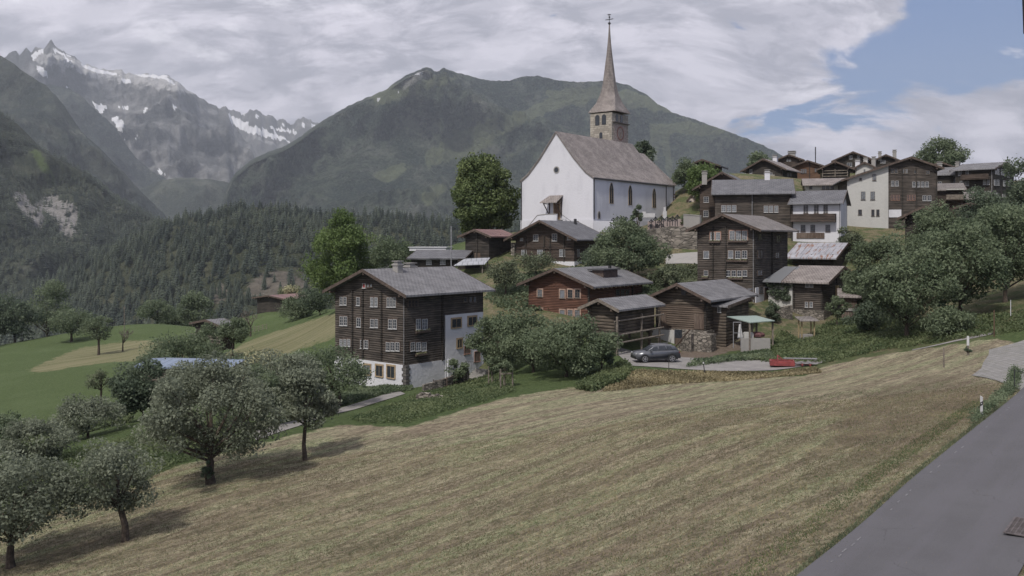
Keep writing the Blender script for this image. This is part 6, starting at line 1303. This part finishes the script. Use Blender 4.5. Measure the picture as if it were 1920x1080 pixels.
# ------------------------------------------------------------------ ground cover
def blades(name, label, polys, ymin, ymax, n, hgt, wid, mat, seed, tufts=True, cat='grass', yb=1.0, leafy=False, sx=(-1.1, 1.1)):
    rg = np.random.default_rng(seed); acc = []; tot = 0
    for _ in range(60):
        m = n*2; Yr = ymin*(ymax/ymin)**rg.random(m) if yb == 0 else (ymin**(1+yb)+(ymax**(1+yb)-ymin**(1+yb))*rg.random(m))**(1/(1+yb)); sxx = rg.uniform(sx[0]*.6, sx[1]*.6, m); Xr = sxx*Yr
        z = GZ(Xr, Yr); px = CX+Xr/Yr*F; py = HY-z/Yr*F; k = np.zeros(m, bool)
        for pl_ in polys: k |= inpoly(px, py, pl_)
        acc.append(np.stack([Xr, Yr, z], 1)[k]); tot += k.sum()
        if tot >= n: break
    p = np.concatenate(acc)[:n]; n = len(p)
    if leafy:
        c = p+np.stack([rg.normal(0, .12, n), rg.normal(0, .12, n), rg.uniform(.02, hgt, n)], 1); nr_ = rg.normal(size=(n, 3))+[0, 0, .7]; nr_ /= np.linalg.norm(nr_, axis=1)[:, None]
        t = np.cross(nr_, rg.normal(size=(n, 3))); t /= np.linalg.norm(t, axis=1)[:, None]; b = np.cross(nr_, t); s = wid*rg.uniform(.6, 1.4, n)[:, None]
        V = np.stack([c-t*s*.6, c-b*s*.4, c+t*s*.6, c+b*s*.4], 1).reshape(-1, 3); Fq = np.arange(n*4).reshape(n, 4)
    else:
        a = rg.uniform(0, 6.28, n); h_ = hgt*rg.uniform(.4, 1.4, n); l = np.stack([rg.normal(0, .6, n), rg.normal(0, .6, n)], 1)*h_[:, None]
        e = np.stack([np.cos(a), np.sin(a), np.zeros(n)], 1)*wid*.5
        V = np.stack([p-e-[0, 0, .01], p+e-[0, 0, .01], p+np.c_[l, h_]], 1).reshape(-1, 3); Fq = np.arange(n*3).reshape(n, 3)
    tn = np.array([mnoise.noise(Vector((q[0]*.35, q[1]*.35, 0))) for q in p]); tint = np.clip(.45+tn*.7+rg.uniform(-.3, .3, n), 0, 1)
    return tag(link(name, np_mesh(name, V, Fq, mat, tint)), label, cat, kind='stuff')
blades('cut_grass', 'short dry cut grass lying over the sloping field', [POLY_HAY], 23, 56, 170000, .06, .035, LEAVES['straw'], 1)
blades('green_grass', 'short green grass growing through the mown field', [POLY_HAY], 23, 60, 55000, .06, .035, LEAVES['grass'], 2)
def prj(x, y): z = gz(x, y); return (CX+x/y*F, HY-z/y*F)
VERGE = [prj(*rpt(t, -1.9)) for t in range(-6, 34, 3)]+[prj(*rpt(t, -1.1)) for t in range(33, -7, -3)]
EDGE = [prj(*rpt(t, -.28)) for t in range(-6, 34, 3)]+[prj(*rpt(t, .03)) for t in range(33, -7, -3)]
blades('verge_grass', 'longer green grass along the left edge of the asphalt road', [VERGE], 22, 56, 8000, .05, .03, LEAVES['grass'], 3)
blades('edge_grass', 'dry and green tufts overhanging the edge of the asphalt', [EDGE], 22, 56, 9000, .09, .03, LEAVES['olive'], 33)
blades('roadside_weeds', 'leafy weeds and tall grass at the road bend by the marker post', [P(1820,800, 1850,778, 1905,735, 1915,700, 1900,690, 1890,720, 1850,760, 1825,780)], 40, 62, 5000, .3, .09, LEAVES['mid'], 4, leafy=True)
blades('green_weeds', 'leafy green plants on the bank above the gravel track', [P(1385,672, 1400,655, 1450,640, 1465,618, 1500,640, 1560,600, 1640,580, 1720,600, 1900,590, 1990,560, 1990,610, 1890,625, 1780,640, 1640,660, 1545,682, 1440,680)], 78, 112, 42000, .35, .16, LEAVES['grass2'], 5, leafy=True)
blades('garden_plants', 'row of leafy garden plants in front of the log barn yard', [P(1285,690, 1300,680, 1390,668, 1440,655, 1450,676, 1380,678, 1300,688)], 80, 104, 4500, .4, .18, LEAVES['mid'], 6, leafy=True)
blades('green_verge', 'green weeds and long grass between the path and the field', [P(655,786, 752,754, 835,718, 900,700, 960,700, 965,735, 915,752, 850,768, 760,794, 680,795)], 62, 98, 22000, .22, .13, LEAVES['grass2'], 7, leafy=True)
blades('hedge_plants', 'low dark hedge plants along the path under the white base of the house', [P(620,758, 640,742, 700,730, 760,724, 775,731, 740,737, 690,747, 640,762)], 68, 96, 8000, .45, .16, LEAVES['mid'], 8, leafy=True)
blades('bank_weeds', 'rank grass and weeds on the bank below the parked car', [P(1130,735, 1160,706, 1195,694, 1240,696, 1450,700, 1530,690, 1540,700, 1380,714, 1240,722, 1180,730)], 70, 92, 20000, .16, .11, LEAVES['straw'], 9, leafy=True)
blades('bank_shrubs', 'low green shrubs at the end of the gravel track beside the garden tree', [P(1080,730, 1140,700, 1170,682, 1185,696, 1170,715, 1110,735)], 70, 92, 8000, .6, .18, LEAVES['grass2'], 10, leafy=True)
blades('gorge_scrub', 'green scrub along the lower edge of the green meadow', [P(-40,840, 60,815, 200,790, 240,770, 250,800, 160,835, 20,870, -60,900)], 80, 125, 11000, .5, .26, LEAVES['grass2'], 11, leafy=True)
blades('tall_grass', 'rough tall grass and weeds between the apple trees and the green meadow', [P(-80,900, 60,860, 200,835, 330,800, 420,800, 440,840, 330,872, 250,915, 120,955, -80,1010)], 44, 92, 26000, .35, .14, LEAVES['grass2'], 34, leafy=True)
blades('slope_scrub', 'bushy grass on the slope below the church lane', [P(1215,530, 1250,500, 1310,498, 1310,560, 1290,600, 1240,560)], 108, 138, 9000, .4, .25, LEAVES['olive'], 12, leafy=True)
blades('lawn_border', 'green undergrowth behind the red timber house and chalet', [P(905,560, 960,520, 1110,500, 1180,525, 1300,540, 1240,560, 960,590)], 106, 136, 14000, .5, .3, LEAVES['mid'], 13, leafy=True)
# ------------------------------------------------------------------ haze in the valley air
hz = MB().box(-9000, 9000, -300, 11000, -430, 2150).build('haze', None); hz['kind'] = 'stuff'; hz['label'] = 'faint blue summer haze filling the valley air'; hz['category'] = 'haze'
hm = bpy.data.materials.new('haze_air'); hm.use_nodes = True; ht = NT(hm.node_tree)
pv = ht.n('ShaderNodeVolumePrincipled', Color=(.84, .91, 1.0), Density=0.000075); pv.inputs['Anisotropy'].default_value = 0.2
ht.n('ShaderNodeOutputMaterial', Volume=pv); hz.data.materials.append(hm)
